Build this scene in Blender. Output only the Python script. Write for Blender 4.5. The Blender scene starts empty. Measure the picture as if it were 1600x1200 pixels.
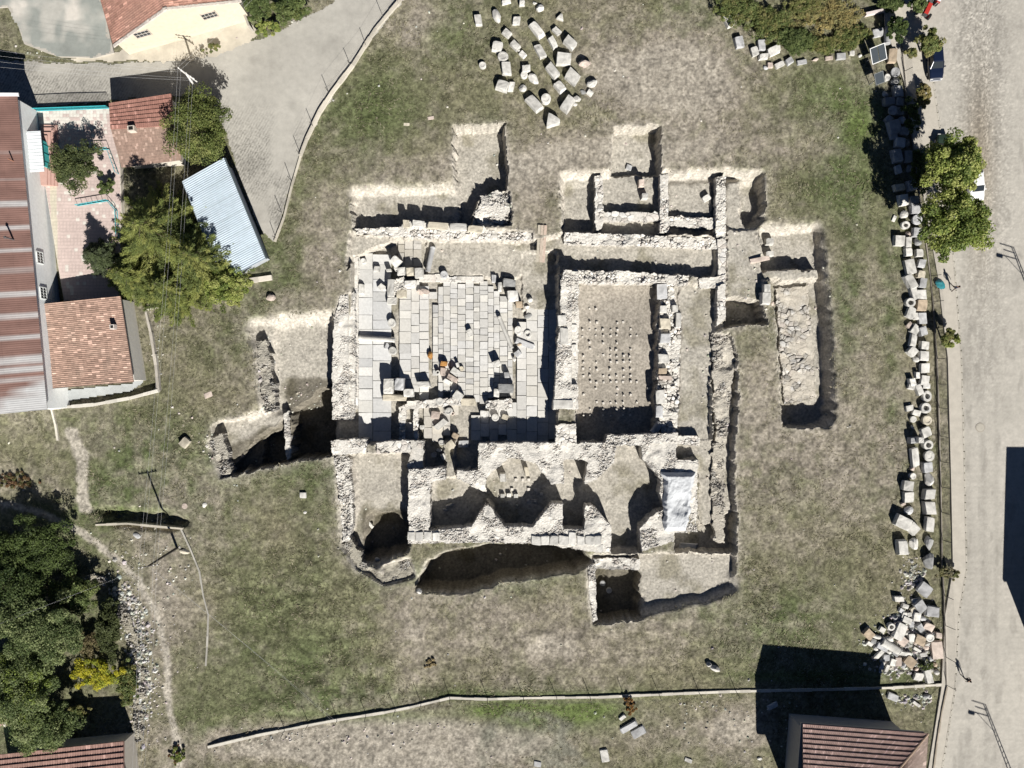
import bpy, bmesh, math, random
import numpy as np
from mathutils import Vector, Matrix
random.seed(7)
RS = np.random.RandomState(11)
H = 89.0           # height of the drone above the meadow, m
S = 0.075          # metres of ground per photo pixel (photo 1600 x 1200)
scene = bpy.context.scene
C = scene.collection
R = math.radians

def W(px, py, z=0.0):
    """world point of height z seen at photo pixel px,py"""
    k = S * (H - z) / H
    return Vector(((px - 800) * k, (600 - py) * k, z))
def plan(px, py, z):
    """pixel of the ground-plane (z=0) point straight below what is seen at px,py with height z"""
    k = (H - z) / H
    return (800 + (px - 800) * k, 600 + (py - 600) * k)
def XY(px, py):
    return ((px - 800) * S, (600 - py) * S)

# ---------------------------------------------------------------- noise + rasters (numpy)
_T = np.random.RandomState(5).rand(256, 256)
def vnoise(x, y, s, seed=0):
    x = np.asarray(x, float) / s + seed * 17.31; y = np.asarray(y, float) / s + seed * 9.77
    xi = np.floor(x).astype(int); yi = np.floor(y).astype(int)
    fx = x - xi; fy = y - yi
    fx = fx * fx * (3 - 2 * fx); fy = fy * fy * (3 - 2 * fy)
    a = _T[xi & 255, yi & 255]; b = _T[(xi + 1) & 255, yi & 255]
    c = _T[xi & 255, (yi + 1) & 255]; d = _T[(xi + 1) & 255, (yi + 1) & 255]
    return (a * (1 - fx) + b * fx) * (1 - fy) + (c * (1 - fx) + d * fx) * fy
def fbm(x, y, s, o=4, seed=0, g=0.5):
    t = 0; a = 1; n = 0
    for i in range(o):
        t = t + a * vnoise(x, y, s / (2 ** i), seed + i * 3); n += a; a *= g
    return t / n
M = 100                      # raster margin in px
RW, RH = 1600 + 2 * M, 1200 + 2 * M
GY, GX = np.mgrid[0:RH, 0:RW].astype(np.float32)
GX -= M; GY -= M             # photo px of every raster cell
WX = GX + (fbm(GX, GY, 11, 4, 40) - .5) * 10 + (vnoise(GX, GY, 3, 45) - .5) * 2   # ragged edges
WY = GY + (fbm(GX, GY, 11, 4, 50) - .5) * 10 + (vnoise(GX, GY, 3, 55) - .5) * 2
def inpoly(X, Y, poly):
    m = np.zeros(X.shape, bool)
    n = len(poly)
    for i in range(n):
        x1, y1 = poly[i]; x2, y2 = poly[(i + 1) % n]
        if y1 == y2: continue
        c = ((Y < y1) != (Y < y2)) & (X < (x2 - x1) * (Y - y1) / (y2 - y1) + x1)
        m ^= c
    return m
def pmask(poly, ragged=True, pad=12):
    xs = [p[0] for p in poly]; ys = [p[1] for p in poly]
    x0 = int(max(0, min(xs) - pad + M)); x1 = int(min(RW, max(xs) + pad + M))
    y0 = int(max(0, min(ys) - pad + M)); y1 = int(min(RH, max(ys) + pad + M))
    sl = (slice(y0, y1), slice(x0, x1))
    A, B = (WX, WY) if ragged else (GX, GY)
    return sl, inpoly(A[sl], B[sl], poly)
def blur(a, r, n=2):
    a = a.astype(np.float32)
    for _ in range(n):
        for ax in (0, 1):
            p = np.concatenate([np.repeat(np.take(a, [0], ax), r + 1, ax), a, np.repeat(np.take(a, [-1], ax), r, ax)], ax)
            c = np.cumsum(p, ax, dtype=np.float64)
            k = 2 * r + 1
            a = (np.take(c, range(k, k + a.shape[ax]), ax) - np.take(c, range(0, a.shape[ax]), ax)) / k
            a = a.astype(np.float32)
    return a
def fill(ras, poly, v, ragged=True):
    sl, m = pmask(poly, ragged)
    ras[sl][m] = v
def samp(ras, px, py):
    x = np.clip(np.asarray(px, float) + M, 0, RW - 1.001); y = np.clip(np.asarray(py, float) + M, 0, RH - 1.001)
    xi = x.astype(int); yi = y.astype(int); fx = x - xi; fy = y - yi
    if ras.ndim == 3: fx = fx[..., None]; fy = fy[..., None]
    return ((ras[yi, xi] * (1 - fx) + ras[yi, xi + 1] * fx) * (1 - fy) + (ras[yi + 1, xi] * (1 - fx) + ras[yi + 1, xi + 1] * fx) * fy)

# ---------------------------------------------------------------- object helpers
def tag(o, label=None, cat=None, group=None, kind=None):
    if label: o['label'] = label
    if cat: o['category'] = cat
    if group: o['group'] = group
    if kind: o['kind'] = kind
    return o
def empty(name, label, cat, loc, rz=0.0, group=None):
    o = bpy.data.objects.new(name, None); C.objects.link(o)
    o.location = loc; o.rotation_euler = (0, 0, rz); o.empty_display_size = .3
    return tag(o, label, cat, group)
def npmesh(name, V, F, mat, col=None, parent=None, smooth=False, world=False):
    """V (n,3) array, F (m,3|4) int array or list of lists"""
    me = bpy.data.meshes.new(name)
    V = np.asarray(V, np.float32)
    if isinstance(F, np.ndarray):
        k = F.shape[1]; nf = len(F)
        me.vertices.add(len(V)); me.vertices.foreach_set('co', V.ravel())
        me.loops.add(nf * k); me.loops.foreach_set('vertex_index', F.ravel().astype(np.int32))
        me.polygons.add(nf); me.polygons.foreach_set('loop_start', np.arange(0, nf * k, k, dtype=np.int32))
        me.update(calc_edges=True)
    else:
        me.from_pydata([tuple(v) for v in V], [], F)
    if col is not None:
        col = np.asarray(col, np.float32)
        if col.shape[1] == 3: col = np.concatenate([col, np.ones((len(col), 1), np.float32)], 1)
        at = me.color_attributes.new('Col', 'FLOAT_COLOR', 'POINT'); at.data.foreach_set('color', col.ravel())
    for m in (mat if isinstance(mat, (list, tuple)) else [mat]): me.materials.append(m)
    me.polygons.foreach_set('use_smooth', np.full(len(me.polygons), bool(smooth)))
    o = bpy.data.objects.new(name, me); C.objects.link(o)
    if parent is not None:
        o.parent = parent
        if world: o.matrix_parent_inverse = (Matrix.Translation(parent.location) @ parent.rotation_euler.to_matrix().to_4x4()).inverted()
    return o
class MB:
    """collects shapes into one mesh, with a colour per vertex"""
    def __init__(s): s.v = []; s.f = []; s.c = []; s.mi = []
    def add(s, vs, fs, col=(.5, .5, .5), mi=0):
        b = len(s.v); s.v += [tuple(v) for v in vs]
        s.f += [[b + i for i in f] for f in fs]; s.mi += [mi] * len(fs)
        s.c += [col] * len(vs) if not isinstance(col, list) else col
        return s
    def box(s, c, d, rz=0, col=(.5, .5, .5), rx=0, ry=0, taper=1.0, mi=0):
        m = Matrix.Translation(c) @ Matrix.Rotation(rz, 4, 'Z') @ Matrix.Rotation(ry, 4, 'Y') @ Matrix.Rotation(rx, 4, 'X')
        vs = []
        for z in (-.5, .5):
            t = taper if z > 0 else 1
            for x, y in ((-.5, -.5), (.5, -.5), (.5, .5), (-.5, .5)):
                vs.append(m @ Vector((x * d[0] * t, y * d[1] * t, z * d[2])))
        return s.add(vs, [[3, 2, 1, 0], [4, 5, 6, 7], [0, 1, 5, 4], [1, 2, 6, 5], [2, 3, 7, 6], [3, 0, 4, 7]], col, mi)
    def tube(s, pts, r, n=8, col=(.5, .5, .5), cap=True, mi=0):
        pts = [Vector(p) for p in pts]; rr = r if isinstance(r, (list, tuple)) else [r] * len(pts)
        vs = []; fs = []
        for i, p in enumerate(pts):
            d = (pts[min(i + 1, len(pts) - 1)] - pts[max(i - 1, 0)]).normalized()
            a = d.orthogonal().normalized() if abs(d.z) > .99 else d.cross(Vector((0, 0, 1))).normalized()
            b = d.cross(a)
            for k in range(n):
                t = 2 * math.pi * k / n
                vs.append(p + (a * math.cos(t) + b * math.sin(t)) * rr[i])
        for i in range(len(pts) - 1):
            for k in range(n):
                fs.append([i * n + k, i * n + (k + 1) % n, (i + 1) * n + (k + 1) % n, (i + 1) * n + k])
        if cap:
            fs.append(list(range(n - 1, -1, -1))); fs.append([(len(pts) - 1) * n + k for k in range(n)])
        return s.add(vs, fs, col, mi)
    def prism(s, poly, z0, z1, col=(.5, .5, .5), mi=0):
        """poly: world xy list; z0/z1 numbers or per-vertex lists"""
        n = len(poly)
        a = sum(poly[i][0] * poly[(i + 1) % n][1] - poly[(i + 1) % n][0] * poly[i][1] for i in range(n))
        if a < 0:
            poly = poly[::-1]
            if isinstance(z1, list): z1 = z1[::-1]
            if isinstance(z0, list): z0 = z0[::-1]
        Z0 = z0 if isinstance(z0, list) else [z0] * n; Z1 = z1 if isinstance(z1, list) else [z1] * n
        vs = [(p[0], p[1], Z0[i]) for i, p in enumerate(poly)] + [(p[0], p[1], Z1[i]) for i, p in enumerate(poly)]
        fs = [list(range(n - 1, -1, -1)), list(range(n, 2 * n))] + [[i, (i + 1) % n, n + (i + 1) % n, n + i] for i in range(n)]
        return s.add(vs, fs, col, mi)
    def obj(s, name, mat, parent=None, smooth=False, world=False, off=None):
        V = s.v if off is None else [(v[0] - off[0], v[1] - off[1], v[2] - off[2]) for v in s.v]
        o = npmesh(name, V, s.f, mat, s.c, parent, smooth, world)
        if any(s.mi): o.data.polygons.foreach_set('material_index', s.mi)
        return o

# ---------------------------------------------------------------- materials
def node_mat(name, rough=.9, spec=.2):
    m = bpy.data.materials.new(name); m.use_nodes = True
    nt = m.node_tree; b = nt.nodes['Principled BSDF']
    b.inputs['Roughness'].default_value = rough; b.inputs['Specular IOR Level'].default_value = spec
    return m, nt, b
def N(nt, t, **kw):
    n = nt.nodes.new(t)
    for k, v in kw.items():
        if k.startswith('i_'): n.inputs[k[2:].replace('_', ' ')].default_value = v
        else: setattr(n, k, v)
    return n
def attr_mat(name, rough=.9, spec=.2, scale=6.0, amt=.35, bump=.0, bscale=None, fine=0, metallic=0, trans=0):
    """vertex colour, broken up by two scales of noise"""
    m, nt, b = node_mat(name, rough, spec); L = nt.links.new
    a = N(nt, 'ShaderNodeAttribute', attribute_name='Col')
    tc = N(nt, 'ShaderNodeTexCoord'); geo = N(nt, 'ShaderNodeNewGeometry')
    n1 = N(nt, 'ShaderNodeTexNoise', i_Scale=scale, i_Detail=6.0, i_Roughness=.65); L(geo.outputs['Position'], n1.inputs['Vector'])
    mr = N(nt, 'ShaderNodeMapRange'); mr.inputs['From Min'].default_value = .25; mr.inputs['From Max'].default_value = .75
    mr.inputs['To Min'].default_value = 1 - amt; mr.inputs['To Max'].default_value = 1 + amt * .7
    L(n1.outputs['Fac'], mr.inputs['Value'])
    mx = N(nt, 'ShaderNodeVectorMath', operation='SCALE'); L(a.outputs['Color'], mx.inputs[0]); L(mr.outputs['Result'], mx.inputs['Scale'])
    L(mx.outputs['Vector'], b.inputs['Base Color'])
    b.inputs['Metallic'].default_value = metallic
    if trans:
        b.inputs['Transmission Weight'].default_value = 0
    if bump:
        n2 = N(nt, 'ShaderNodeTexNoise', i_Scale=bscale or scale * 2, i_Detail=5.0, i_Roughness=.7); L(geo.outputs['Position'], n2.inputs['Vector'])
        bp = N(nt, 'ShaderNodeBump', i_Strength=1.0, i_Distance=bump); L(n2.outputs['Fac'], bp.inputs['Height']); L(bp.outputs['Normal'], b.inputs['Normal'])
    return m
def leaf_mat(name, rough=.55):
    m, nt, b = node_mat(name, rough, .25); L = nt.links.new
    a = N(nt, 'ShaderNodeAttribute', attribute_name='Col'); L(a.outputs['Color'], b.inputs['Base Color'])
    t = N(nt, 'ShaderNodeBsdfTranslucent'); L(a.outputs['Color'], t.inputs['Color'])
    mx = N(nt, 'ShaderNodeMixShader'); mx.inputs[0].default_value = .42
    out = nt.nodes['Material Output']
    L(b.outputs['BSDF'], mx.inputs[1]); L(t.outputs['BSDF'], mx.inputs[2]); L(mx.outputs['Shader'], out.inputs['Surface'])
    return m
MT = {}
MT['ground'] = attr_mat('ground_soil', .97, .05, 3.6, .55, .06, 10)
MT['grass'] = leaf_mat('grass_blades', .8)
MT['rubble'] = attr_mat('rubble_masonry', .95, .1, 5, .28, .03, 14)
MT['stone'] = attr_mat('pale_marble', .85, .2, 4, .2, .02, 12)
MT['paving'] = attr_mat('paving_slabs', .85, .2, 3, .16, .012, 10)
MT['road'] = attr_mat('road_setts', .93, .15, 1.3, .14, .03, 12)
MT['plain'] = attr_mat('weathered_paint', .8, .25, 2.5, .12)
MT['tile'] = attr_mat('clay_tiles', .9, .15, 3.5, .3, .01, 20)
MT['metal'] = attr_mat('sheet_metal', .5, .4, 1.5, .12)
MT['dark'] = attr_mat('dark_metal', .6, .3, 4, .1)
MT['carpaint'] = attr_mat('car_paint', .25, .5, 1, .03)
MT['rubber'] = attr_mat('rubber', .9, .1, 6, .1)
MT['leaf'] = leaf_mat('leaves')
MT['bark'] = attr_mat('bark', .95, .1, 6, .3)
MT['cloth'] = attr_mat('cloth', .9, .1, 8, .12)
MT['wood'] = attr_mat('old_wood', .9, .1, 5, .25)
m, nt, b = node_mat('glass_pane', .12, .5); b.inputs['Base Color'].default_value = (.02, .025, .03, 1); MT['glass'] = m
# ================================================================ MASONRY
stone_cols = np.array([[.68,.65,.60],[.74,.715,.67],[.64,.605,.555],[.57,.535,.485],[.69,.64,.585],[.78,.76,.725],[.50,.475,.43],[.66,.60,.54]])
UNDER = []
def rubble(name, polys, ztop, zbase, label, cat='ruined wall', size=2.6, relief=.07, holes=(), sag=.35, tone=1.0, cols=None, group=None, ztopf=None, parent=None, mortar=(.56, .535, .485), rag=4.5, topplan=True, seed=None):
    """a ruined wall as one mesh: its top is a field of separate stones of different height, its faces drop to the floor"""
    global _rs
    _rs = (seed if seed is not None else (sum(map(ord, label)) % 977))
    rs = np.random.RandomState(_rs)
    P = [[plan(x, y, ztop) for x, y in p] for p in polys]; Hh = [[plan(x, y, ztop) for x, y in p] for p in holes]
    UNDER.append((P, ztop))
    xs = [p[0] for q_ in P for p in q_]; ys = [p[1] for q_ in P for p in q_]
    gx, gy = np.meshgrid(np.arange(min(xs) - 2, max(xs) + 3, 1.0), np.arange(min(ys) - 2, max(ys) + 3, 1.0))
    wx = gx + (fbm(gx, gy, 7, 3, 140 + _rs % 9) - .5) * rag; wy = gy + (fbm(gx, gy, 7, 3, 150 + _rs % 7) - .5) * rag
    mk = np.zeros(gx.shape, bool)
    for p in P: mk |= inpoly(wx, wy, p)
    for p in Hh: mk &= ~inpoly(wx, wy, p)
    # stones: jittered lattice, nearest and second nearest seed
    nxs = int((gx.max() - gx.min()) / size) + 4; nys = int((gy.max() - gy.min()) / size) + 4
    jx = rs.rand(nys, nxs); jy = rs.rand(nys, nxs); jh = rs.rand(nys, nxs); jc = rs.randint(0, 8, (nys, nxs)); jg = rs.rand(nys, nxs)
    cx = ((gx - gx.min()) / size).astype(int) + 1; cy = ((gy - gy.min()) / size).astype(int) + 1
    f1 = np.full(gx.shape, 1e9); f2 = np.full(gx.shape, 1e9); w = np.zeros(gx.shape + (2,), int)
    for dy in (-1, 0, 1):
        for dx in (-1, 0, 1):
            ii = np.clip(cy + dy, 0, nys - 1); jj = np.clip(cx + dx, 0, nxs - 1)
            sx = (jj - 1 + jx[ii, jj]) * size + gx.min(); sy = (ii - 1 + jy[ii, jj]) * size + gy.min()
            dd = np.hypot(gx - sx, (gy - sy) * 1.15)
            nb = dd < f1
            f2 = np.where(nb, f1, np.minimum(f2, dd)); f1 = np.where(nb, dd, f1)
            w[..., 0] = np.where(nb, ii, w[..., 0]); w[..., 1] = np.where(nb, jj, w[..., 1])
    hh = jh[w[..., 0], w[..., 1]]; gap = np.clip((f2 - f1) / 1.3, 0, 1)
    dome = np.clip(1 - (f1 / size) ** 2, 0, 1)
    lost = fbm(gx, gy, 26, 3, 160 + _rs % 13)
    stn = np.clip((fbm(gx, gy, 15, 4, 180 + _rs % 17) - .47) * 6, 0, 1); relief = relief * (.22 + 1.25 * stn)
    zt = ztop + (hh - .6) * relief * 1.6 + dome * relief * .4 - (1 - gap) * relief * .9 - np.clip(lost - .5, 0, 1) * sag * 2.2
    if ztopf is not None: zt = zt + ztopf(gx, gy)
    cc = (cols if cols is not None else stone_cols)[jc[w[..., 0], w[..., 1]] % len(cols if cols is not None else stone_cols)] * (.8 + .35 * jg[w[..., 0], w[..., 1]])[..., None]
    lime = np.array(mortar) * (1.02 + .45 * fbm(gx, gy, 9, 4, 170 + _rs % 11))[..., None] * (.9 + .2 * vnoise(gx, gy, 1.8, 19))[..., None]
    bare = ((1 - stn) * .8)[..., None]
    cc = cc * gap[..., None] + np.array(mortar) * .62 * (1 - gap[..., None])
    cc = (cc * (1 - bare) + lime * bare) * tone
    cell = mk[:-1, :-1] & mk[1:, :-1] & mk[:-1, 1:] & mk[1:, 1:]
    id_ = np.arange(gx.size).reshape(gx.shape)
    F = np.stack([id_[1:, :-1], id_[1:, 1:], id_[:-1, 1:], id_[:-1, :-1]], -1)[cell]
    if not len(F): return None
    used = np.unique(F); rm = np.full(gx.size, -1); rm[used] = np.arange(len(used)); F = rm[F]
    X = gx.ravel()[used] + (rs.rand(len(used)) - .5) * .5; Y = gy.ravel()[used] + (rs.rand(len(used)) - .5) * .5
    V = np.stack([(X - 800) * S, (600 - Y) * S, zt.ravel()[used]], -1)
    col = cc.reshape(-1, 3)[used]
    # side faces from boundary edges
    e = np.concatenate([F[:, [0, 1]], F[:, [1, 2]], F[:, [2, 3]], F[:, [3, 0]]])
    key = {}
    a = np.minimum(e[:, 0], e[:, 1]).astype(np.int64) * 10 ** 7 + np.maximum(e[:, 0], e[:, 1])
    u, inv, cnt = np.unique(a, return_inverse=True, return_counts=True)
    be = e[cnt[inv] == 1]
    bv = np.unique(be); m2 = np.full(len(V), -1); m2[bv] = np.arange(len(bv)) + len(V)
    zb = zbase; k3 = len(bv); NR = 6; rows = [V]; cols_ = [col]; Fs_ = [F]; prev = np.arange(len(V)); tot = len(V)
    for r_ in range(1, NR + 1):
        VR = V[bv].copy(); f_ = r_ / NR; VR[:, 2] = V[bv, 2] * (1 - f_) + zb * f_
        VR[:, :2] += (rs.rand(k3, 2) - .5) * .07
        cur = np.full(len(V), -1); cur[bv] = np.arange(k3) + tot
        Fs_.append(np.stack([prev[be[:, 1]], prev[be[:, 0]], cur[be[:, 0]], cur[be[:, 1]]], -1))
        sc = (stone_cols if cols is None else np.asarray(cols))[rs.randint(0, 8, k3)] * rs.uniform(.7, 1.1, (k3, 1)) * tone
        cols_.append(col[bv] * .35 + sc * .6); rows.append(VR); prev = cur; tot += k3
    o = npmesh(name, np.concatenate(rows), np.concatenate(Fs_), MT['rubble'], np.concatenate(cols_), parent)
    if parent is None: tag(o, label, cat, group, 'thing')
    return o
GRP = 'ruined masonry walls of the excavated bath building'
rubble('ruined_wall', [[(531,462),(553,455),(554,600),(552,640),(548,655),(519,655),(518,600),(521,500)]], .15, -4.8, 'broad rubble wall along the west edge of the paved court, deep trench behind it', group=GRP, tone=1.0, ztopf=lambda x, y: np.where(x > 544, -.35, 0) )
rubble('ruined_wall', [[(517,688),(572,684),(573,708),(519,713)]], .1, -4.8, 'short rubble wall at the southwest corner of the paved court', group=GRP, size=4)
rubble('ruined_wall', [[(588,692),(622,687),(622,708),(588,709)],[(620,688),(641,688),(641,709),(620,708)]], .2, -2.6, 'masonry wall of flat blocks south of the paved court, above the soil room', group=GRP, size=8, relief=.08, sag=.1)
rubble('ruined_wall', [[(640,688),(662,688),(662,732),(636,736),(637,720),(640,715)]], -.4, -2.6, 'low dark masonry corner beside the fallen drums at the court exit', group=GRP, size=9, relief=.08, sag=.1, tone=.8)
rubble('ruined_wall', [[(637,735),(696,730),(696,749),(673,754),(671,830),(735,823),(757,791),(764,789),(790,823),(832,823),(861,787),(880,786),(880,827),(913,827),(914,789),(927,789),(956,822),(956,864),(930,864),(890,857),(830,849),(700,849),(638,851)]], .4, -3.5, 'longest rubble wall, wrapping the southern rooms of the building', group=GRP, size=2.6, relief=.075)
rubble('ruined_wall', [[(748,692),(945,692),(948,686),(963,697),(961,722),(932,750),(913,758),(918,721),(882,719),(882,757),(862,757),(849,742),(836,724),(796,716),(760,747),(760,771),(746,765),(733,758),(713,748),(713,735),(746,735)]], .35, -2.6, 'thick pale rubble wall between the paved court and the octagonal room', group=GRP, size=2.5, relief=.07)
rubble('ruined_wall', [[(1003,697),(1030,688),(1058,690),(1057,722),(1091,724),(1090,832),(1055,833),(1053,846),(1003,862),(1000,826),(1012,812),(1026,800),(1041,795),(1036,784),(1030,770),(1033,752),(1020,735),(1003,718)]], .3, -2.6, 'rubble wall mass under the white tarpaulin, east of the second octagonal room', group=GRP, size=2.6, relief=.07)
rubble('ruined_wall', [[(947,680),(1012,678),(1060,676),(1060,690),(1003,697),(963,697),(948,692)]], .3, -2.6, 'narrow rubble wall closing the south end of the hypocaust hall', group=GRP, size=2.7)
rubble('ruined_wall', [[(1057,681),(1093,681),(1093,697),(1057,695)]], -.2, -1.6, 'short low wall stub east of the hypocaust hall, over a small dark recess', group=GRP, size=5)
rubble('ruined_wall', [[(1056,719),(1091,719),(1091,729),(1056,729)]], .25, -1.6, 'thin pale wall ledge just north of the white tarpaulin', group=GRP, size=5)
rubble('ruined_wall', [[(882,420),(906,422),(906,441),(905,550),(903,640),(863,640),(868,600),(871,540),(875,480),(876,440)]], .9, -2.6, 'high rubble wall between the paved court and the hypocaust hall', group=GRP, size=2.6, relief=.07, sag=.25, ztopf=lambda x, y: np.where(x > 893, -.55, 0) * (y < 600))
rubble('ruined_wall', [[(868,663),(901,662),(901,694),(868,694)]], .35, -2.6, 'square rubble pier in the doorway at the south end of the high court wall', group=GRP, size=6, relief=.1)
rubble('ruined_wall', [[(895,421),(990,424),(1050,429),(1078,431),(1076,447),(1031,442),(905,442)]], -.05, -2.6, 'rubble wall along the north end of the hypocaust hall', group=GRP, size=5, relief=.15)
rubble('ruined_wall', [[(1090,434),(1122,432),(1134,428),(1134,446),(1120,452),(1092,449)]], -.2, -1.6, 'small rubble stretch at the northeast corner beyond the hypocaust hall', group=GRP, size=5)
rubble('ruined_wall', [[(1031,442),(1054,443),(1058,480),(1067,495),(1063,560),(1059,690),(1036,684),(1026,640),(1028,560),(1031,500)]], -.75, -2.6, 'low stone wall along the east side of the hypocaust hall', group=GRP, size=6, relief=.2, sag=.4)
rubble('ruined_wall', [[(882,362),(1000,366),(1036,369),(1131,373),(1134,391),(1090,388),(1000,384),(890,382),(880,379)]], -.45, -2.6, 'long pale wall with small beam slots, north of the hypocaust hall corridor', group=GRP, size=5, relief=.14)
rubble('ruined_wall', [[(929,275),(943,274),(943,358),(930,359)]], -.3, -2.6, 'straight pale wall dividing the first two chambers of the northeast trench', group=GRP, size=6, relief=.07, sag=.1)
rubble('ruined_wall', [[(941,330),(1034,331),(1034,345),(941,346)]], -.75, -2.6, 'flat topped wall across the middle chamber of the northeast trench', group=GRP, size=9, relief=.05, sag=.05, tone=.95)
rubble('ruined_wall', [[(1031,272),(1045,270),(1046,362),(1031,364)]], -.45, -2.6, 'upright rubble wall between the middle and east chambers of the northeast trench', group=GRP, size=4)
rubble('ruined_wall', [[(1044,336),(1120,341),(1130,343),(1130,357),(1090,357),(1045,352)]], -.8, -2.6, 'cross wall closing the south side of the eastern chamber', group=GRP, size=5)
rubble('ruined_wall', [[(1118,276),(1134,274),(1135,372),(1119,372)]], -.25, -2.6, 'gravelly rubble wall at the east end of the chambers', group=GRP, size=3.4, relief=.18)
rubble('ruined_wall', [[(1121,372),(1135,372),(1135,402),(1121,401)],[(1121,398),(1135,400),(1134,436),(1122,436)]], -.3, -1.8, 'pale wall end where the long slotted wall meets the outer passage', group=GRP, size=8, relief=.06, sag=.08)
rubble('ruined_wall', [[(1121,446),(1134,444),(1134,500),(1120,509)]], .1, -2.8, 'white wall strip beside the round dark pit', group=GRP, size=7, relief=.08, sag=.1)
rubble('ruined_wall', [[(554,357),(625,353),(630,346),(756,352),(761,359),(831,363),(832,376),(720,374),(640,371),(612,369),(556,365)]], -.3, -2.2, 'long straight wall of pale ashlar along the south side of the northwest trench', group=GRP, size=5, relief=.12)
rubble('ruined_wall', [[(752,306),(772,296),(794,300),(799,330),(795,350),(744,350),(742,334)]], -.72, -2.6, 'slumped heap of rubble where the northwest trench arms meet', group=GRP, size=3.0, relief=.16, sag=.6, cols=stone_cols * .85, rag=11)
rubble('ruined_wall', [[(1112,520),(1140,525),(1148,560),(1142,640),(1134,700),(1119,700),(1113,600)]], -.5, -1.8, 'grey crumbling rubble wall at the grassy east edge of the building', group=GRP, size=2.6, relief=.11, sag=.6, cols=stone_cols * .78, mortar=(.40,.37,.315), rag=9)
rubble('ruined_wall', [[(1113,690),(1130,690),(1134,760),(1132,850),(1116,850),(1110,760)]], -.6, -1.8, 'earthy collapsed wall line east of the tarpaulin, beside the dark ditch', group=GRP, size=2.6, relief=.11, sag=.5, cols=stone_cols * .72, mortar=(.38,.35,.295), rag=9)
rubble('ruined_wall', [[(522,713),(546,713),(549,760),(552,800),(548,842),(534,850),(530,800),(527,760)]], -.1, -3.2, 'crumbling rubble wall on the west side of the southwest soil room', group=GRP, size=2.8, relief=.12, sag=.9, cols=stone_cols * .88, rag=8)
rubble('ruined_wall', [[(918,884),(931,880),(933,970),(928,975),(921,940)]], -.1, -3.6, 'thin rubble wall on the west lip of the small square southern pit', group=GRP, size=3.4, cols=stone_cols * .8)
rubble('ruined_wall', [[(928,872),(1000,872),(1000,892),(930,890)]], -.35, -3.6, 'mossy masonry shelf on the north side of the small square southern pit', group=GRP, size=5, sag=.6, cols=stone_cols * .72)
rubble('ruined_wall', [[(400,535),(416,528),(428,590),(432,640),(412,646),(405,600)]], -.35, -2.0, 'grey rubble bank along the west lip of the western trench', group=GRP, size=2.8, relief=.16, sag=.6, cols=stone_cols * .66, mortar=(.3,.28,.235), rag=9)
rubble('ruined_wall', [[(326,690),(345,676),(356,700),(360,742),(345,748)]], -.15, -2.0, 'loose rubble edge at the far southwest tip of the western trench', group=GRP, size=2.8, relief=.16, sag=.6, cols=stone_cols * .66, mortar=(.3,.28,.235), rag=9)
rubble('ruined_wall', [[(442,648),(452,640),(455,715),(446,720)]], -1.3, -4.7, 'bare earth and stone baulk between the two deep western pits', group=GRP, size=4, sag=.4, cols=stone_cols * .6)
rubble('ruined_wall', [[(532,850),(552,842),(572,885),(600,900),(598,884),(640,872),(648,900),(600,912),(560,890)]], -.35, -3.6, 'stony bank along the south edge of the southwest soil room', group=GRP, size=2.8, sag=.5, cols=stone_cols * .6, mortar=(.29,.27,.22), rag=9)
rubble('ruined_wall', [[(622,636),(634,632),(634,690),(624,690)],[(645,634),(654,634),(654,690),(646,690)],[(634,627),(720,620),(720,634),(634,640)]], -1.3, -2.4, 'low U shaped wall around the small paved cell in the court', group=GRP, size=7, relief=.08, sag=.15)
rubble('ruined_wall', [[(758,626),(800,622),(802,640),(758,640)]], -1.1, -2.4, 'stub of rubble wall east of the stone slab in the court', group=GRP, size=5)
rubble('cobbled_floor', [[(1212,450),(1262,446),(1270,520),(1275,620),(1226,632),(1218,540)]], -1.92, -2.6, 'rough cobbled surface on the floor of the long eastern trench', 'paving', size=8.5, relief=.1, sag=.25, mortar=(.42,.385,.325), cols=stone_cols*.72, rag=8)
rubble('ruined_wall', [[(553,402),(560,400),(559,640),(553,640)]], -1.35, -2.4, 'thin white kerb wall along the western foot of the court', group=GRP, size=16, relief=.03, sag=.05, rag=.5)
rubble('ruined_wall', [[(655,428),(700,428),(702,432),(756,431),(756,441),(700,441),(655,440)]], -1.75, -2.4, 'long low kerb of white slabs along the north side of the court', group=GRP, size=15, relief=.04, sag=.03, rag=.5)
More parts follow.
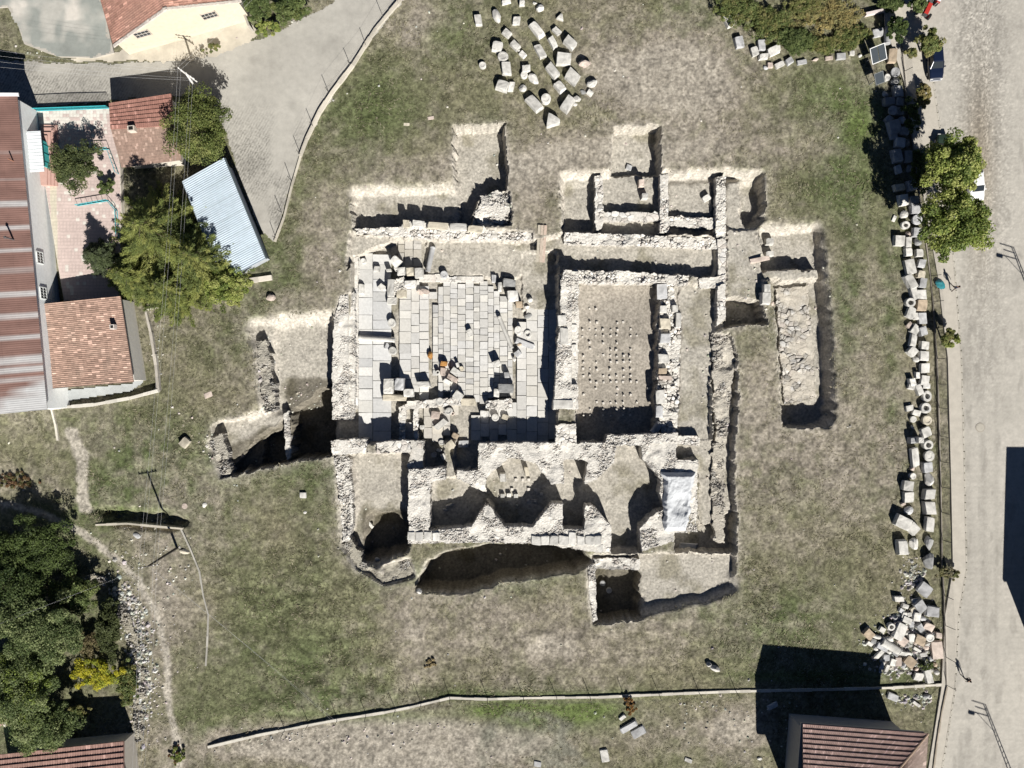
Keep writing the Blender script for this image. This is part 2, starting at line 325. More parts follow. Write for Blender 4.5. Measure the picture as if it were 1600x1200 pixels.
# ================================================================ THE GROUND: heights
Z = ((fbm(GX, GY, 130, 4, 1) - .5) * .35).astype(np.float32)
Z0 = Z.copy()
FLOOR = [   # (polygon in photo px, floor height in m), later ones win
 # north-west trench: north arm, west arm
 ([(708,197),(787,193),(792,250),(796,352),(716,352),(712,290)], -2.5),
 ([(547,295),(714,291),(718,356),(640,352),(553,358)], -1.75),
 ([(742,312),(770,296),(796,292),(800,352),(738,352)], -.85),
 # north-east trench: north arm, chambers
 ([(958,198),(1030,196),(1034,285),(1030,300),(957,300)], -2.4),
 ([(878,270),(960,268),(1190,268),(1197,300),(1192,346),(1165,352),(1136,366),(880,364)], -1.75),
 ([(882,283),(931,283),(931,360),(881,360)], -2.0),
 ([(1046,280),(1118,280),(1118,338),(1046,336)], -1.45),
 ([(1136,280),(1160,276),(1158,330),(1172,362),(1136,362)], -.7),
 ([(1158,284),(1194,272),(1197,320),(1176,352),(1166,330)], -2.3),
 # corridor north of the hall, outer east passages
 ([(836,376),(880,362),(1136,372),(1136,432),(884,424),(836,436)], -1.35),
 ([(1136,360),(1180,355),(1194,395),(1194,440),(1190,470),(1136,470)], -.35),
 ([(1120,380),(1136,380),(1136,512),(1118,520)], -.6),
 ([(1136,466),(1160,463),(1188,470),(1198,506),(1136,509)], -2.6),
 # court and what lies north of it
 ([(553,364),(640,371),(836,374),(846,380),(848,436),(553,440)], -1.85),
 ([(553,396),(622,372),(664,372),(664,430),(800,430),(872,420),(872,694),(517,694),(519,640),(553,470)], -2.32),
 ([(545,364),(622,369),(586,386),(553,400),(540,420)], -1.0),
 ([(816,396),(872,390),(872,482),(816,482)], -2.0),
 # hall and the passage beside it
 ([(900,438),(1034,440),(1030,694),(898,694)], -2.2),
 ([(1058,440),(1122,446),(1116,560),(1112,690),(1056,690)], -1.0),
 ([(1030,440),(1064,442),(1062,692),(1024,692)], -1.25),
 # east ditch
 ([(1117,530),(1140,520),(1152,560),(1152,640),(1146,720),(1150,862),(1120,862),(1116,700)], -1.3),
 ([(1056,824),(1118,822),(1150,800),(1148,864),(1058,864)], -2.4),
 ([(1110,690),(1128,690),(1126,822),(1092,822),(1092,720),(1056,720),(1056,688)], -.9),
 # east trench
 ([(1190,352),(1230,358),(1284,350),(1292,430),(1194,430)], -1.9),
 ([(1206,436),(1290,430),(1298,520),(1303,650),(1296,667),(1226,668),(1215,520)], -2.3),
 ([(1190,420),(1284,421),(1284,436),(1190,438)], -.45),
 # west trench
 ([(384,503),(430,496),(520,488),(517,712),(440,724),(352,746),(328,704),(334,664),(412,642),(400,545)], -1.5),
 ([(425,506),(518,500),(518,650),(420,650)], -2.2),
 ([(452,640),(518,595),(518,712),(449,720)], -4.6),
 ([(352,742),(392,690),(440,655),(441,722)], -2.6),
 ([(405,690),(440,662),(441,722),(400,732)], -3.8),
 # south-west room
 ([(545,710),(638,708),(638,852),(600,882),(566,884),(540,850),(552,790)], -2.0),
 ([(572,806),(610,806),(638,825),(638,860),(566,880)], -3.6),
 # south rooms
 ([(660,690),(750,690),(750,735),(660,738)], -2.3),
 ([(688,690),(712,690),(712,752),(694,752)], -1.5),
 ([(668,748),(762,748),(762,792),(738,826),(668,832)], -2.1),
 ([(752,770),(760,745),(795,714),(840,714),(884,745),(884,792),(835,826),(788,826)], -2.1),
 ([(880,718),(966,694),(1006,696),(1036,750),(1040,800),(1004,820),(1002,864),(952,864),(952,820),(916,830),(880,830)], -2.1),
 # pits south of the building
 ([(650,922),(668,882),(700,864),(790,852),(900,857),(925,880),(900,892),(800,904),(720,926)], -3.5),
 ([(930,893),(1000,895),(1001,966),(930,976)], -3.4),
 ([(1000,866),(1148,866),(1149,925),(1100,940),(1000,958)], -1.1),
 ([(925,868),(1000,868),(1000,895),(930,893)], -1.0),
]
dig = np.zeros((RH, RW), np.float32)
for poly, z in FLOOR:
    fill(Z, poly, z); fill(dig, poly, 1.0)
Z = np.where(dig > .5, Z + (fbm(GX, GY, 30, 4, 8) - .5) * .28, Z)
for P_, zt_ in UNDER:            # the ground was cleared from above every wall
    if zt_ > .25: continue
    for p_ in P_:
        sl, mk = pmask(p_, False); Z[sl] = np.where(mk, np.minimum(Z[sl], zt_ - .45), Z[sl]); dig[sl] = np.maximum(dig[sl], mk)
Z = blur(Z, 1, 1)
# gentler banks where the cuts were laid back
def bank(poly, r):
    global Z
    sl, mk = pmask(poly); B = blur(Z[sl], r, 2); k = blur(mk.astype(np.float32), 4, 1)
    Z[sl] = Z[sl] * (1 - k) + B * k
bank([(540,280),(725,280),(725,312),(540,316)], 4)
bank([(375,485),(520,478),(520,520),(380,520)], 4)
bank([(1165,338),(1290,338),(1290,366),(1165,366)], 4)
bank([(872,262),(958,262),(958,292),(872,292)], 3)
bank([(1034,262),(1195,262),(1195,290),(1034,290)], 3)
bank([(380,520),(430,520),(440,655),(320,700),(330,760),(380,700)], 5)
bank([(520,720),(575,720),(600,890),(520,890)], 3)
bank([(1285,345),(1310,345),(1320,672),(1285,672)], 3)
bank([(1140,900),(1160,900),(1160,930),(1000,965),(1000,935)], 5)
bank([(600,850),(1000,850),(930,980),(600,950)], 2)
# ditch bank north of the pole, hollow at lower left, yard
d = [(140,794),(200,796),(276,806),(300,816),(270,824),(180,822)]
q = np.zeros((RH, RW), np.float32); fill(q, d, 1); Z -= blur(q, 4, 2) * (.7 + .8 * fbm(GX, GY, 14, 3, 98))
q[:] = 0; fill(q, [(330,1165),(330,1122),(520,1112),(600,1098),(600,1108),(520,1128)], 1); Z -= blur(q, 5, 2) * .16
def gz(px, py): return float(samp(Z, np.array([px]), np.array([py]))[0])
def base_z(px, py):
    z = 0.0
    for _ in range(3): z = gz(*plan(px, py, z))
    return z

# ================================================================ THE GROUND: its own colours, and shade painted in the deep pits
soil_g = np.array([.105, .126, .058]); soil_o = np.array([.206, .189, .127]); soil_b = np.array([.288, .256, .207])
soil_p = np.array([.42, .385, .325]); cutc = np.array([.535, .495, .43]); floorc = np.array([.455, .425, .368])
grn = fbm(GX, GY, 110, 5, 20); dry = fbm(GX, GY, 160, 5, 30); fineN = fbm(GX, GY, 14, 3, 60)
def blob(ras, x, y, rx, ry, a, ang=0):
    c, s_ = math.cos(R(ang)), math.sin(R(ang))
    u = ((GX - x) * c + (GY - y) * s_) / rx; v = (-(GX - x) * s_ + (GY - y) * c) / ry
    dd = u * u + v * v
    ras += a * np.exp(-dd * 1.2)
G = (grn - .5) * .95 + .43           # greenness
D = (dry - .5) * .8 + .37           # bareness
for b_ in [(1040,120,130,75,.75),(830,250,130,50,.55),(940,60,50,80,.35),(650,50,45,60,.5),(1290,740,150,110,.42),(510,380,42,110,.55),
           (1200,230,110,60,.45),(880,1010,140,45,.4),(640,980,36,120,.45,-18),(1350,600,50,120,.25),(500,1165,230,40,1.0),(640,1160,150,45,.9),(1150,1140,60,50,.5),
           (1080,1140,130,50,.35),(60,760,120,30,.35,15),(255,1000,40,200,.35),(760,400,100,30,.5),(350,180,60,40,.3),(470,470,60,20,.4),(850,1150,80,40,.25),(1260,560,20,100,.3),(1180,620,40,120,.3),(960,230,90,40,.45),(1080,240,60,30,.4),(820,330,40,60,.4),(690,260,40,20,.3),(760,960,120,40,.25),(600,270,60,30,.3)]:
    blob(D, *b_)
for b_ in [(1390,480,16,150,.45),(1330,420,22,160,.35),(1400,640,14,80,.4),(1340,195,32,38,.75,20),(1310,150,60,40,.35),(560,170,110,90,.3),(700,60,60,60,.2),(450,980,130,150,.22),(200,760,120,70,.38),(1180,1010,90,60,.4),
           (560,1110,160,22,.5),(800,1085,260,12,.45),(1250,1060,140,14,.4),(1330,280,60,60,.25),(860,1120,90,30,.5),(870,100,60,60,.18),(500,760,60,80,.2),
           (320,560,60,60,.2),(1270,960,100,60,.3),(800,920,90,22,.3),(200,800,70,14,.5),(40,1000,120,120,.4),(360,1150,50,20,.5),(620,900,50,25,.3)]:
    blob(G, *b_)
G = np.clip(G, 0, 1); D = np.clip(D, 0, 1)
TR = np.zeros((RH, RW), np.float32)   # trodden paths
def strip(ras, pts, w, v=1.0):
    for (x1, y1), (x2, y2) in zip(pts, pts[1:]):
        dx, dy = x2 - x1, y2 - y1; l = math.hypot(dx, dy); nx, ny = -dy / l * w / 2, dx / l * w / 2
        fill(ras, [(x1 + nx, y1 + ny), (x2 + nx, y2 + ny), (x2 - nx, y2 - ny), (x1 - nx, y1 - ny)], v)
strip(TR, [(-60,770),(0,786),(60,800),(130,832),(180,872),(215,905),(245,960),(262,1030),(262,1090),(275,1150),(285,1250)], 8)
strip(TR, [(110,670),(130,720),(128,770),(132,800)], 17)
TR = blur(TR, 2, 2)
dgb = blur(dig, 2, 1)
rim = np.clip(blur(dig, 4, 2) * 1.7, 0, 1) * (1 - np.clip(dgb * 1.1, 0, 1))
rim2 = np.clip(blur(dig, 16, 2) * 1.5, 0, 1) * (1 - np.clip(dgb * 1.1, 0, 1))
for pl in ([(1420,-80),(1440,130),(1450,200),(1478,430),(1488,560),(1494,890),(1482,960),(1476,1075),(1450,1290),(1720,1290),(1720,-80)],):
    q[:] = 0; fill(q, pl, 1, False); q = blur(q, 8, 2); Z = Z * (1 - q) - .06 * q
gyZ, gxZ = np.gradient(Z); steep = np.clip(np.hypot(gxZ, gyZ) / S / 1.2 - .15, 0, 1); steep = np.clip(blur(steep, 1, 1) * 1.5, 0, 1)
NOG0 = np.clip(dgb * 2, 0, 1)
def mix(a, b, t): return a * (1 - t[..., None]) + b * t[..., None]
COL = np.zeros((RH, RW, 3), np.float32) + soil_o
COL = mix(COL, soil_g, np.clip(G * 1.5 - .25, 0, 1))
COL = mix(COL, soil_b, np.clip(D * 1.7 - .45 + (fineN - .5) * 1.2, 0, 1))
COL = mix(COL, soil_p, np.clip((D - .78) * 2.2 + (fineN - .5) * .5, 0, .6))
VG = np.zeros((RH, RW), np.float32)
for b_ in [(1342,198,26,34,1.0,20),(1312,150,50,30,.5),(560,1118,170,12,.6),(860,1122,90,20,1.3),(790,1108,60,12,1.2),(930,1106,50,12,.9),(880,1086,200,7,.5),(1350,270,40,40,.35),(200,798,70,8,.5),(690,55,30,20,.4),(640,895,40,16,.6),(340,700,50,50,.2),(1175,470,40,20,.0),(820,900,80,14,.5),(1240,1055,120,8,.5),(590,170,60,60,.25),(420,930,90,90,.08)]: blob(VG, *b_)
COL = mix(COL, np.array([.125, .165, .055]), np.clip(VG * (.5 + fineN), 0, .95))
COL = mix(COL, soil_p, np.clip(TR * 1.6, 0, .95))
sw_ = fbm(GX + 26 * vnoise(GX, GY, 40, 7), GY * 2.6 + 26 * vnoise(GX, GY, 36, 8), 22, 4, 93); SWR = np.zeros((RH, RW), np.float32)
for b_ in [(450,960,150,150,1.0),(900,1000,200,60,.8),(620,1080,200,40,.7),(1180,1000,120,60,.6),(250,720,120,60,.6)]: blob(SWR, *b_)
COL *= (1 + np.clip(SWR, 0, 1) * (sw_ - .5) * 1.9)[..., None]
COL = mix(COL, soil_p, np.clip(rim2 * .55 * (fineN + .4), 0, 1))
COL = mix(COL, cutc, np.clip(rim * (fineN * 1.3 + .1), 0, 1))
fl = mix(np.zeros((RH, RW, 3), np.float32) + floorc, soil_o, np.clip((fbm(GX, GY, 40, 4, 70) - .55) * 4, 0, .6))
COL = mix(COL, fl, np.clip(dgb, 0, 1))
COL = mix(COL, cutc * 1.0, np.clip(steep * np.clip(dgb + rim, 0, 1), 0, 1) * .95 * np.clip(.35 + 1.1 * fbm(GX, GY, 5, 3, 96), 0, 1))
# the wheel-worn mud and cracked puddle at the bottom, then the shade of the deep pits painted dark
q[:] = 0; fill(q, [(745,1200),(752,1140),(790,1110),(850,1112),(900,1130),(880,1150),(930,1200)], 1); q = blur(q, 4, 2)
COL = mix(COL, np.array([.20, .195, .155]), q * .95 * np.clip(fbm(GX, GY, 26, 4, 77) * 2.4 - .5, 0, 1))
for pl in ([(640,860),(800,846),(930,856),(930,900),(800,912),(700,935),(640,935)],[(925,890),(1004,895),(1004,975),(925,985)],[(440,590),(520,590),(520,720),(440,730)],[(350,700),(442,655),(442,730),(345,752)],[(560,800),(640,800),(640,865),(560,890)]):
    q[:] = 0; fill(q, pl, 1); q = blur(q, 3, 1); COL = mix(COL, COL * np.array([.42, .41, .38]), q * np.clip((-.6 - Z) / .8, 0, 1))  # soil of the deep pits darkened to stand in for their shade
# ragged tan of the hypocaust floor
sl, mk = pmask([(904,442),(1030,442),(1026,690),(902,690)])
COL[sl] = np.where(mk[..., None], np.array([.37, .335, .285]) * (0.8 + .5 * fbm(GX[sl], GY[sl], 60, 4, 80))[..., None], COL[sl])
COL *= (0.80 + .40 * vnoise(GX, GY, 2.2, 90))[..., None]
mot = fbm(GX, GY, 9, 3, 91); mo3 = vnoise(GX, GY, 3.6, 94); COL *= (1 + (1 - NOG0) * ((mot - .5) * .7 + (mo3 - .5) * .8) + NOG0 * (mot - .5) * .35)[..., None]
NOGRASS = NOG0
GD = np.clip((1.15 - D * 1.25) * (1 - rim) * (1 - TR) * (1 - NOGRASS), 0, 1)

def axis(lo, hi, d0, d1):
    a = list(np.arange(d0, d1, 1.7))
    l = []; x = d0; st = 2.0
    while x > lo: x -= st; l.append(x)
    b = []; x = a[-1]
    while x < hi: x += st; b.append(x)
    l = l[::-1]; out = l + a + b
    st = 8
    while out[-1] < 30000: out.append(out[-1] + st); st *= 1.5
    st = 8
    while out[0] > -30000: out.insert(0, out[0] - st); st *= 1.5
    return np.array(out)
def mir(x, lo, hi):
    w_ = hi - lo; t_ = np.mod(x - lo, 2 * w_); return lo + np.where(t_ > w_, 2 * w_ - t_, t_)
ax = axis(-80, 1680, 320, 1322); ay = axis(-80, 1280, 185, 985)
PX, PY = np.meshgrid(ax, ay)
inside = np.clip(1 - np.maximum(np.maximum(-90 - PX, PX - 1690), np.maximum(-90 - PY, PY - 1290)) / 400, 0, 1)
zz = samp(Z, PX, PY) * inside
V = np.stack([(PX - 800) * S, (600 - PY) * S, zz], -1).reshape(-1, 3)
nx, ny = len(ax), len(ay)
idx = np.arange(nx * ny).reshape(ny, nx)
F = np.stack([idx[1:, :-1], idx[1:, 1:], idx[:-1, 1:], idx[:-1, :-1]], -1).reshape(-1, 4)
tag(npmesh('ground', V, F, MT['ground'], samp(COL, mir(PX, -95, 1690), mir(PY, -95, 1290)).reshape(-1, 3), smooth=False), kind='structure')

# ---------------------------------------------------------------- roads
def sheet(name, polypx, z, mat, colf, step=4, ragged=0, kind='structure'):
    xs = [p[0] for p in polypx]; ys = [p[1] for p in polypx]
    gx, gy = np.meshgrid(np.arange(min(xs), max(xs) + step, step), np.arange(min(ys), max(ys) + step, step))
    wx = gx + (fbm(gx, gy, 10, 3, 33) - .5) * ragged; wy = gy + (fbm(gx, gy, 10, 3, 43) - .5) * ragged
    mk = inpoly(wx, wy, polypx)
    cell = mk[:-1, :-1] & mk[1:, :-1] & mk[:-1, 1:] & mk[1:, 1:]
    id_ = np.arange(gx.size).reshape(gx.shape)
    F = np.stack([id_[1:, :-1], id_[1:, 1:], id_[:-1, 1:], id_[:-1, :-1]], -1)[cell]
    used = np.unique(F); rm = np.full(gx.size, -1); rm[used] = np.arange(len(used)); F = rm[F]
    X = gx.ravel()[used]; Y = gy.ravel()[used]
    zb = z if not callable(z) else z(X, Y)
    o = npmesh(name, np.stack([(X - 800) * S, (600 - Y) * S, zb + np.zeros(len(X))], -1), F, mat, colf(X, Y), smooth=True)
    if kind: tag(o, kind=kind)
    return o
def clear(poly, soft=2):
    """level the meadow under a road or yard and keep grass off it"""
    global Z, GD
    fill(GD, poly, 0, False)
KERB = [(1425,-80),(1428,40),(1446,130),(1456,200),(1480,430),(1490,560),(1495,750),(1498,890),(1486,960),(1480,1075),(1458,1210),(1450,1290)]
def street_col(X, Y):
    c = np.zeros((len(X), 3)) + np.array([.465, .438, .388])
    u = X - np.interp(Y, [-80, 400, 1200], [1560, 1575, 1565])
    worn = np.exp(-((u + 34) / 46) ** 2) * np.clip(1.35 - Y / 560, .15, 1)
    sp = (np.sin(X * 1.9 + 3 * vnoise(X, Y, 9, 3)) * np.sin(Y * 2.1 + 3 * vnoise(X, Y, 7, 4)))
    n = vnoise(X, Y, 1.7, 5)
    c *= (1 - worn * (.06 + .75 * np.clip(n - .3, 0, 1)))[:, None]
    c = c * (1 + worn * np.clip(vnoise(X, Y, 2.0, 15) - .62, 0, 1) * 2.2)[:, None]
    brown = np.exp(-((X - 1530) / 22.) ** 2) * np.exp(-((Y - 260) / 130.) ** 2)
    c = c * (1 - brown[:, None] * np.array([.22, .28, .36]))
    pat = np.clip(fbm(X, Y, 80, 4, 17) - .5, 0, 1) * .22 + np.clip(fbm(X, Y, 26, 3, 18) - .6, 0, 1) * .25; c *= (1 - pat)[:, None]
    rows = (np.floor((Y + 2 * vnoise(X, Y, 30, 3)) / 4.2) % 2) * .035 * np.clip((Y - 450) / 150, 0, 1) * np.clip(fbm(X, Y, 70, 3, 19) * 3 - 1, 0, 1)
    c *= (1 - rows * (.5 + vnoise(X, Y, 18, 6)) - .05 * (vnoise(X, Y, 2.5, 9) > .6))[:, None]
    tr = .07 * np.exp(-((X - 1535 - (Y - 700) * .012) / 5) ** 2) + .06 * np.exp(-((X - 1556) / 4.) ** 2) + .05 * np.exp(-((X - 1512) / 8.) ** 2)
    c *= (1 - tr * (.5 + vnoise(X, Y, 30, 2)) * 1.7)[:, None]
    oil = np.clip(fbm(X * 1.6, Y * .5, 18, 3, 27) - .63, 0, 1) * 1.5; c *= (1 - np.clip(oil, 0, .15))[:, None]
    return c * (.9 + .2 * fbm(X, Y, 60, 4, 12))[:, None]
STREET = [(p[0] + 12, p[1]) for p in KERB] + [(1720,1290),(1720,-80)]
sheet('street', STREET, .055, MT['road'], street_col, 1.6)
clear([(1420,-80)] + KERB + [(1720,1290),(1720,-80)])
def walk_col(X, Y):
    return np.array([.48, .445, .385]) * (.85 + .3 * fbm(X, Y, 40, 4, 14))[:, None] * (1 - .12 * (vnoise(X, Y, 3, 8) > .7))[:, None]
# pavement between the fence verge and the kerb: a real 12 cm step
mb = MB(); L_ = []; Rr = []
for i, (x, y) in enumerate(KERB):
    w = 46 if y < 100 else (34 if y < 260 else 16)
    L_.append(XY(x - w + (6 if y > 500 else 0), y)); Rr.append(XY(x + 10, y))
for i in range(len(KERB) - 1):
    mb.prism([L_[i], L_[i + 1], Rr[i + 1], Rr[i]], -.3, .15, (.48, .445, .385))
o = tag(mb.obj('pavement', MT['road']), kind='structure')
mb = MB()
for i in range(len(KERB) - 1):
    (x1, y1), (x2, y2) = KERB[i], KERB[i + 1]
    n = max(2, int(math.hypot(x2 - x1, y2 - y1) / 11))
    for k in range(n):
        a, c = k / n + .06 / n, (k + 1) / n - .06 / n
        pa = (x1 + (x2 - x1) * a + 10, y1 + (y2 - y1) * a); pb = (x1 + (x2 - x1) * c + 10, y1 + (y2 - y1) * c)
        g = random.uniform(.85, 1.1)
        mb.prism([XY(*pa), XY(*pb), XY(pb[0] + 2.2, pb[1]), XY(pa[0] + 2.2, pa[1])], -.2, .165, (.46 * g, .43 * g, .37 * g))
tag(mb.obj('kerb', MT['road']), kind='structure')
LANE = [(-80,75),(0,92),(90,98),(180,100),(300,92),(385,66),(440,45),(520,5),(560,-80),(690,-80),(630,4),(588,56),(551,104),(500,185),(470,246),(452,300),(438,352),(428,380),(400,350),(372,270),(362,235),(350,200),(330,160),(280,150),(170,158),(30,172),(-80,170)]
def lane_col(X, Y):
    c = np.zeros((len(X), 3)) + np.array([.44, .42, .375])
    n = vnoise(X, Y, 1.6, 5)
    tex = np.clip((Y - X * .3 - 20) / 90, 0, 1) * np.clip(fbm(X, Y, 40, 3, 6) * 5 - 1.6, 0, 1)
    ruts = (np.sin((X * .86 + Y * .5) * 1.55) > .2) * .26 + (n > .58) * .28
    c *= (1 - tex * ruts)[:, None]
    edge = np.clip(fbm(X, Y, 30, 4, 15) - .5, 0, 1) * 2
    c = c * (1 - .22 * edge)[:, None]
    return c * (.88 + .26 * fbm(X, Y, 70, 4, 16))[:, None]
sheet('lane', LANE, lambda X, Y: samp(Z, X, Y) + .03, MT['road'], lane_col, 1.8, 8)
clear(LANE)

# ---- paving of the court
def paving(polypx, z, ang, wr, lr, col, holes=(), name='paved_floor', seed=1):
    rd = random.Random(seed); P = [plan(x, y, z) for x, y in polypx]; Hs = [[plan(x, y, z) for x, y in h] for h in holes]
    xs = [p[0] for p in P]; ys = [p[1] for p in P]
    vs, fs, cs = [], [], []
    def ok(x, y):
        A = np.array([x]), np.array([y])
        return bool(inpoly(*A, P)[0]) and not any(bool(inpoly(*A, h)[0]) for h in Hs)
    x = min(xs)
    while x < max(xs):
        w = rd.uniform(*wr); y = min(ys) - rd.uniform(0, 10)
        while y < max(ys):
            l = rd.uniform(*lr)
            x0, x1, y0, y1 = x + .35, x + w - .35, y + .35, y + l - .35
            if sum(ok(a, b) for a, b in ((x0 + 1, y0 + 1), (x1 - 1, y0 + 1), (x1 - 1, y1 - 1), (x0 + 1, y1 - 1), ((x0 + x1) / 2, (y0 + y1) / 2))) >= 3 and rd.random() > .004:
                j = lambda: rd.uniform(-.35, .35)
                q = [(x0 + j(), y0 + j()), (x1 + j(), y0 + j()), (x1 + j(), y1 + j()), (x0 + j(), y1 + j())]
                zz = z + rd.uniform(-.015, .015); t1, t2 = rd.uniform(-.012, .012), rd.uniform(-.012, .012)
                b = len(vs)
                for k, (a, c) in enumerate(q): vs.append(((a - 800) * S, (600 - c) * S, zz + (t1 if k in (1, 2) else -t1) + (t2 if k > 1 else -t2)))
                for k, (a, c) in enumerate(q): vs.append(((a - 800) * S, (600 - c) * S, z - .12))
                fs += [[b + 3, b + 2, b + 1, b], [b, b + 1, b + 5, b + 4], [b + 1, b + 2, b + 6, b + 5], [b + 2, b + 3, b + 7, b + 6], [b + 3, b, b + 4, b + 7]]
                g = rd.uniform(.86, 1.08); wm = rd.uniform(-.02, .03); g *= rd.choice((1, 1, 1, 1, .88, .94))
                cs += [(col[0] * g + wm, col[1] * g + wm * .7, col[2] * g)] * 8
            y += l
        x += w
    return tag(npmesh(name, vs, fs, MT['paving'], cs), kind='structure')
pc = (.62, .605, .57)
paving([(684,450),(694,440),(762,440),(800,470),(806,500),(806,625),(735,625),(735,620),(683,620),(676,545),(682,455)], -2.06, 0, (8, 14), (7, 16), pc, seed=1)
paving([(624,440),(692,440),(680,451),(678,457),(671,545),(669,622),(640,622),(624,600)], -1.99, 0, (12, 19), (10, 22), pc, seed=2)
paving([(560,404),(590,392),(621,380),(621,688),(560,688)], -1.98, 0, (20, 32), (14, 34), (.63, .625, .605), seed=3)
paving([(622,372),(662,372),(664,428),(622,428)], -1.95, 0, (9, 14), (8, 15), (.50, .475, .43), seed=4)
paving([(808,484),(870,482),(870,690),(736,690),(736,640),(806,640)], -1.99, 0, (11, 18), (14, 26), pc, seed=5)
paving([(634,640),(646,640),(646,690),(634,690)], -1.99, 0, (11, 12), (12, 18), pc, seed=6)
paving([(662,634),(718,634),(716,690),(662,690)], -1.96, 0, (11, 18), (12, 22), (.52, .49, .44), seed=7, holes=[[(705,650),(720,650),(720,690),(700,690)]])
# ================================================================ LOOSE STONES
ORD = ['', 'first', 'second', 'third', 'fourth', 'fifth', 'sixth', 'seventh', 'eighth', 'ninth', 'tenth', 'eleventh', 'twelfth', 'thirteenth', 'fourteenth', 'fifteenth', 'sixteenth', 'seventeenth', 'eighteenth', 'nineteenth', 'twentieth', 'twenty-first', 'twenty-second', 'twenty-third', 'twenty-fourth', 'twenty-fifth']
TONES = {'w': (.70, .68, .63), 'g': (.36, .36, .35), 'p': (.62, .52, .45), 't': (.46, .37, .27), 'o': (.55, .28, .09), 'c': (.66, .60, .48), 'd': (.16, .155, .15), 'b': (.50, .50, .50)}
def stone_mesh(kind, L, Wd, h, rs):
    bm = bmesh.new()
    if kind in ('block', 'slab', 'tri', 'wedge'):
        bmesh.ops.create_cube(bm, size=1)
        bmesh.ops.subdivide_edges(bm, edges=bm.edges[:], cuts=3, use_grid_fill=True)
        tp = rs.uniform(.84, 1.0); sk = rs.uniform(-.10, .10, 4); ch = rs.rand(8) < .35; ca = rs.uniform(.1, .3, 8)
        for v in bm.verts:
            x, y, z = v.co * 2
            # broken corners and worn edges
            k = (x > 0) + 2 * (y > 0) + 4 * (z > 0)
            if ch[k]:
                ov = max(0, abs(x) + abs(y) + abs(z) - 3 + ca[k] * 1.6)
                f = 1 - ov / 3.2; x, y, z = x * f, y * f, z * f
            n = (abs(x) > .98) + (abs(y) > .98) + (abs(z) > .98)
            if n >= 2: x *= .965; y *= .965; z *= .97
            t = 1 - (1 - tp) * (z + 1) / 2
            if kind == 'tri': t2 = 1 - .8 * (y + 1) / 2; x *= t2
            if kind == 'wedge': z = z if z < 0 else z * (1 - .35 * (x + 1) / 2)
            x += sk[0] * y; y += sk[1] * x
            r = (rs.rand(3) - .5) * .05
            v.co = Vector((x * t * L / 2 + r[0] * L * .5, y * t * Wd / 2 + r[1] * Wd * .5, z * h / 2 + r[2] * h * .6 + h / 2))
    elif kind in ('drum', 'ring', 'capital'):
        n = 20; rr = L / 2
        prof = [(.0, 0), (.97, 0), (1, .04), (1, .94), (.95, 1), (.62, 1), (.58, .94), (.0, .94)]
        if kind == 'ring': prof = [(.55, 0), (.97, 0), (1, .05), (1, .94), (.94, 1), (.58, 1), (.5, .9), (.5, .3), (0, .3)]
        if kind == 'capital': prof = [(0, 0), (.7, 0), (.72, .3), (.8, .6), (1, .72), (1, .97), (.96, 1), (.5, 1), (.46, .95), (0, .95)]
        rings = []
        for r_, z_ in prof:
            rings.append([bm.verts.new((r_ * rr * math.cos(2 * math.pi * i / n) * (1 + rs.uniform(-.02, .02)), r_ * rr * Wd / L * math.sin(2 * math.pi * i / n), z_ * h)) for i in range(n)])
        for a, b in zip(rings, rings[1:]):
            for i in range(n): bm.faces.new((a[i], a[(i + 1) % n], b[(i + 1) % n], b[i]))
    elif kind == 'column':     # shaft lying on its side, with a collar at one end
        n = 18
        pts = [(-.5, .0), (-.5, 1.0), (-.46, 1.04), (-.43, .93), (-.1, .95), (.2, .92), (.45, .86), (.46, .94), (.5, .92), (.5, 0)]
        rings = []
        for t, r_ in pts:
            rings.append([bm.verts.new((t * L, r_ * Wd / 2 * math.cos(2 * math.pi * i / n), max(.02, (r_ * math.sin(2 * math.pi * i / n) + 1) * h / 2))) for i in range(n)])
        for a, b in zip(rings, rings[1:]):
            for i in range(n): bm.faces.new((a[(i + 1) % n], a[i], b[i], b[(i + 1) % n]))
    else:                       # boulder
        bmesh.ops.create_icosphere(bm, subdivisions=2, radius=1)
        a = rs.rand(6, 3) - .5; fr = rs.uniform(.5, .95, 6)
        for v in bm.verts:
            p = v.co.copy()
            for q_, f in zip(a, fr):      # flat broken faces
                d = Vector(q_).normalized(); t = p.dot(d)
                if t > f: p -= d * (t - f)
            p *= 1 + (rs.rand() - .5) * .07
            v.co = Vector((p.x * L / 2, p.y * Wd / 2, max(-.05, (p.z * .8 + .55) * h / 1.35)))
    bmesh.ops.recalc_face_normals(bm, faces=bm.faces[:])
    me = bpy.data.meshes.new('stone'); bm.to_mesh(me); bm.free()
    return me
SEEN = set()
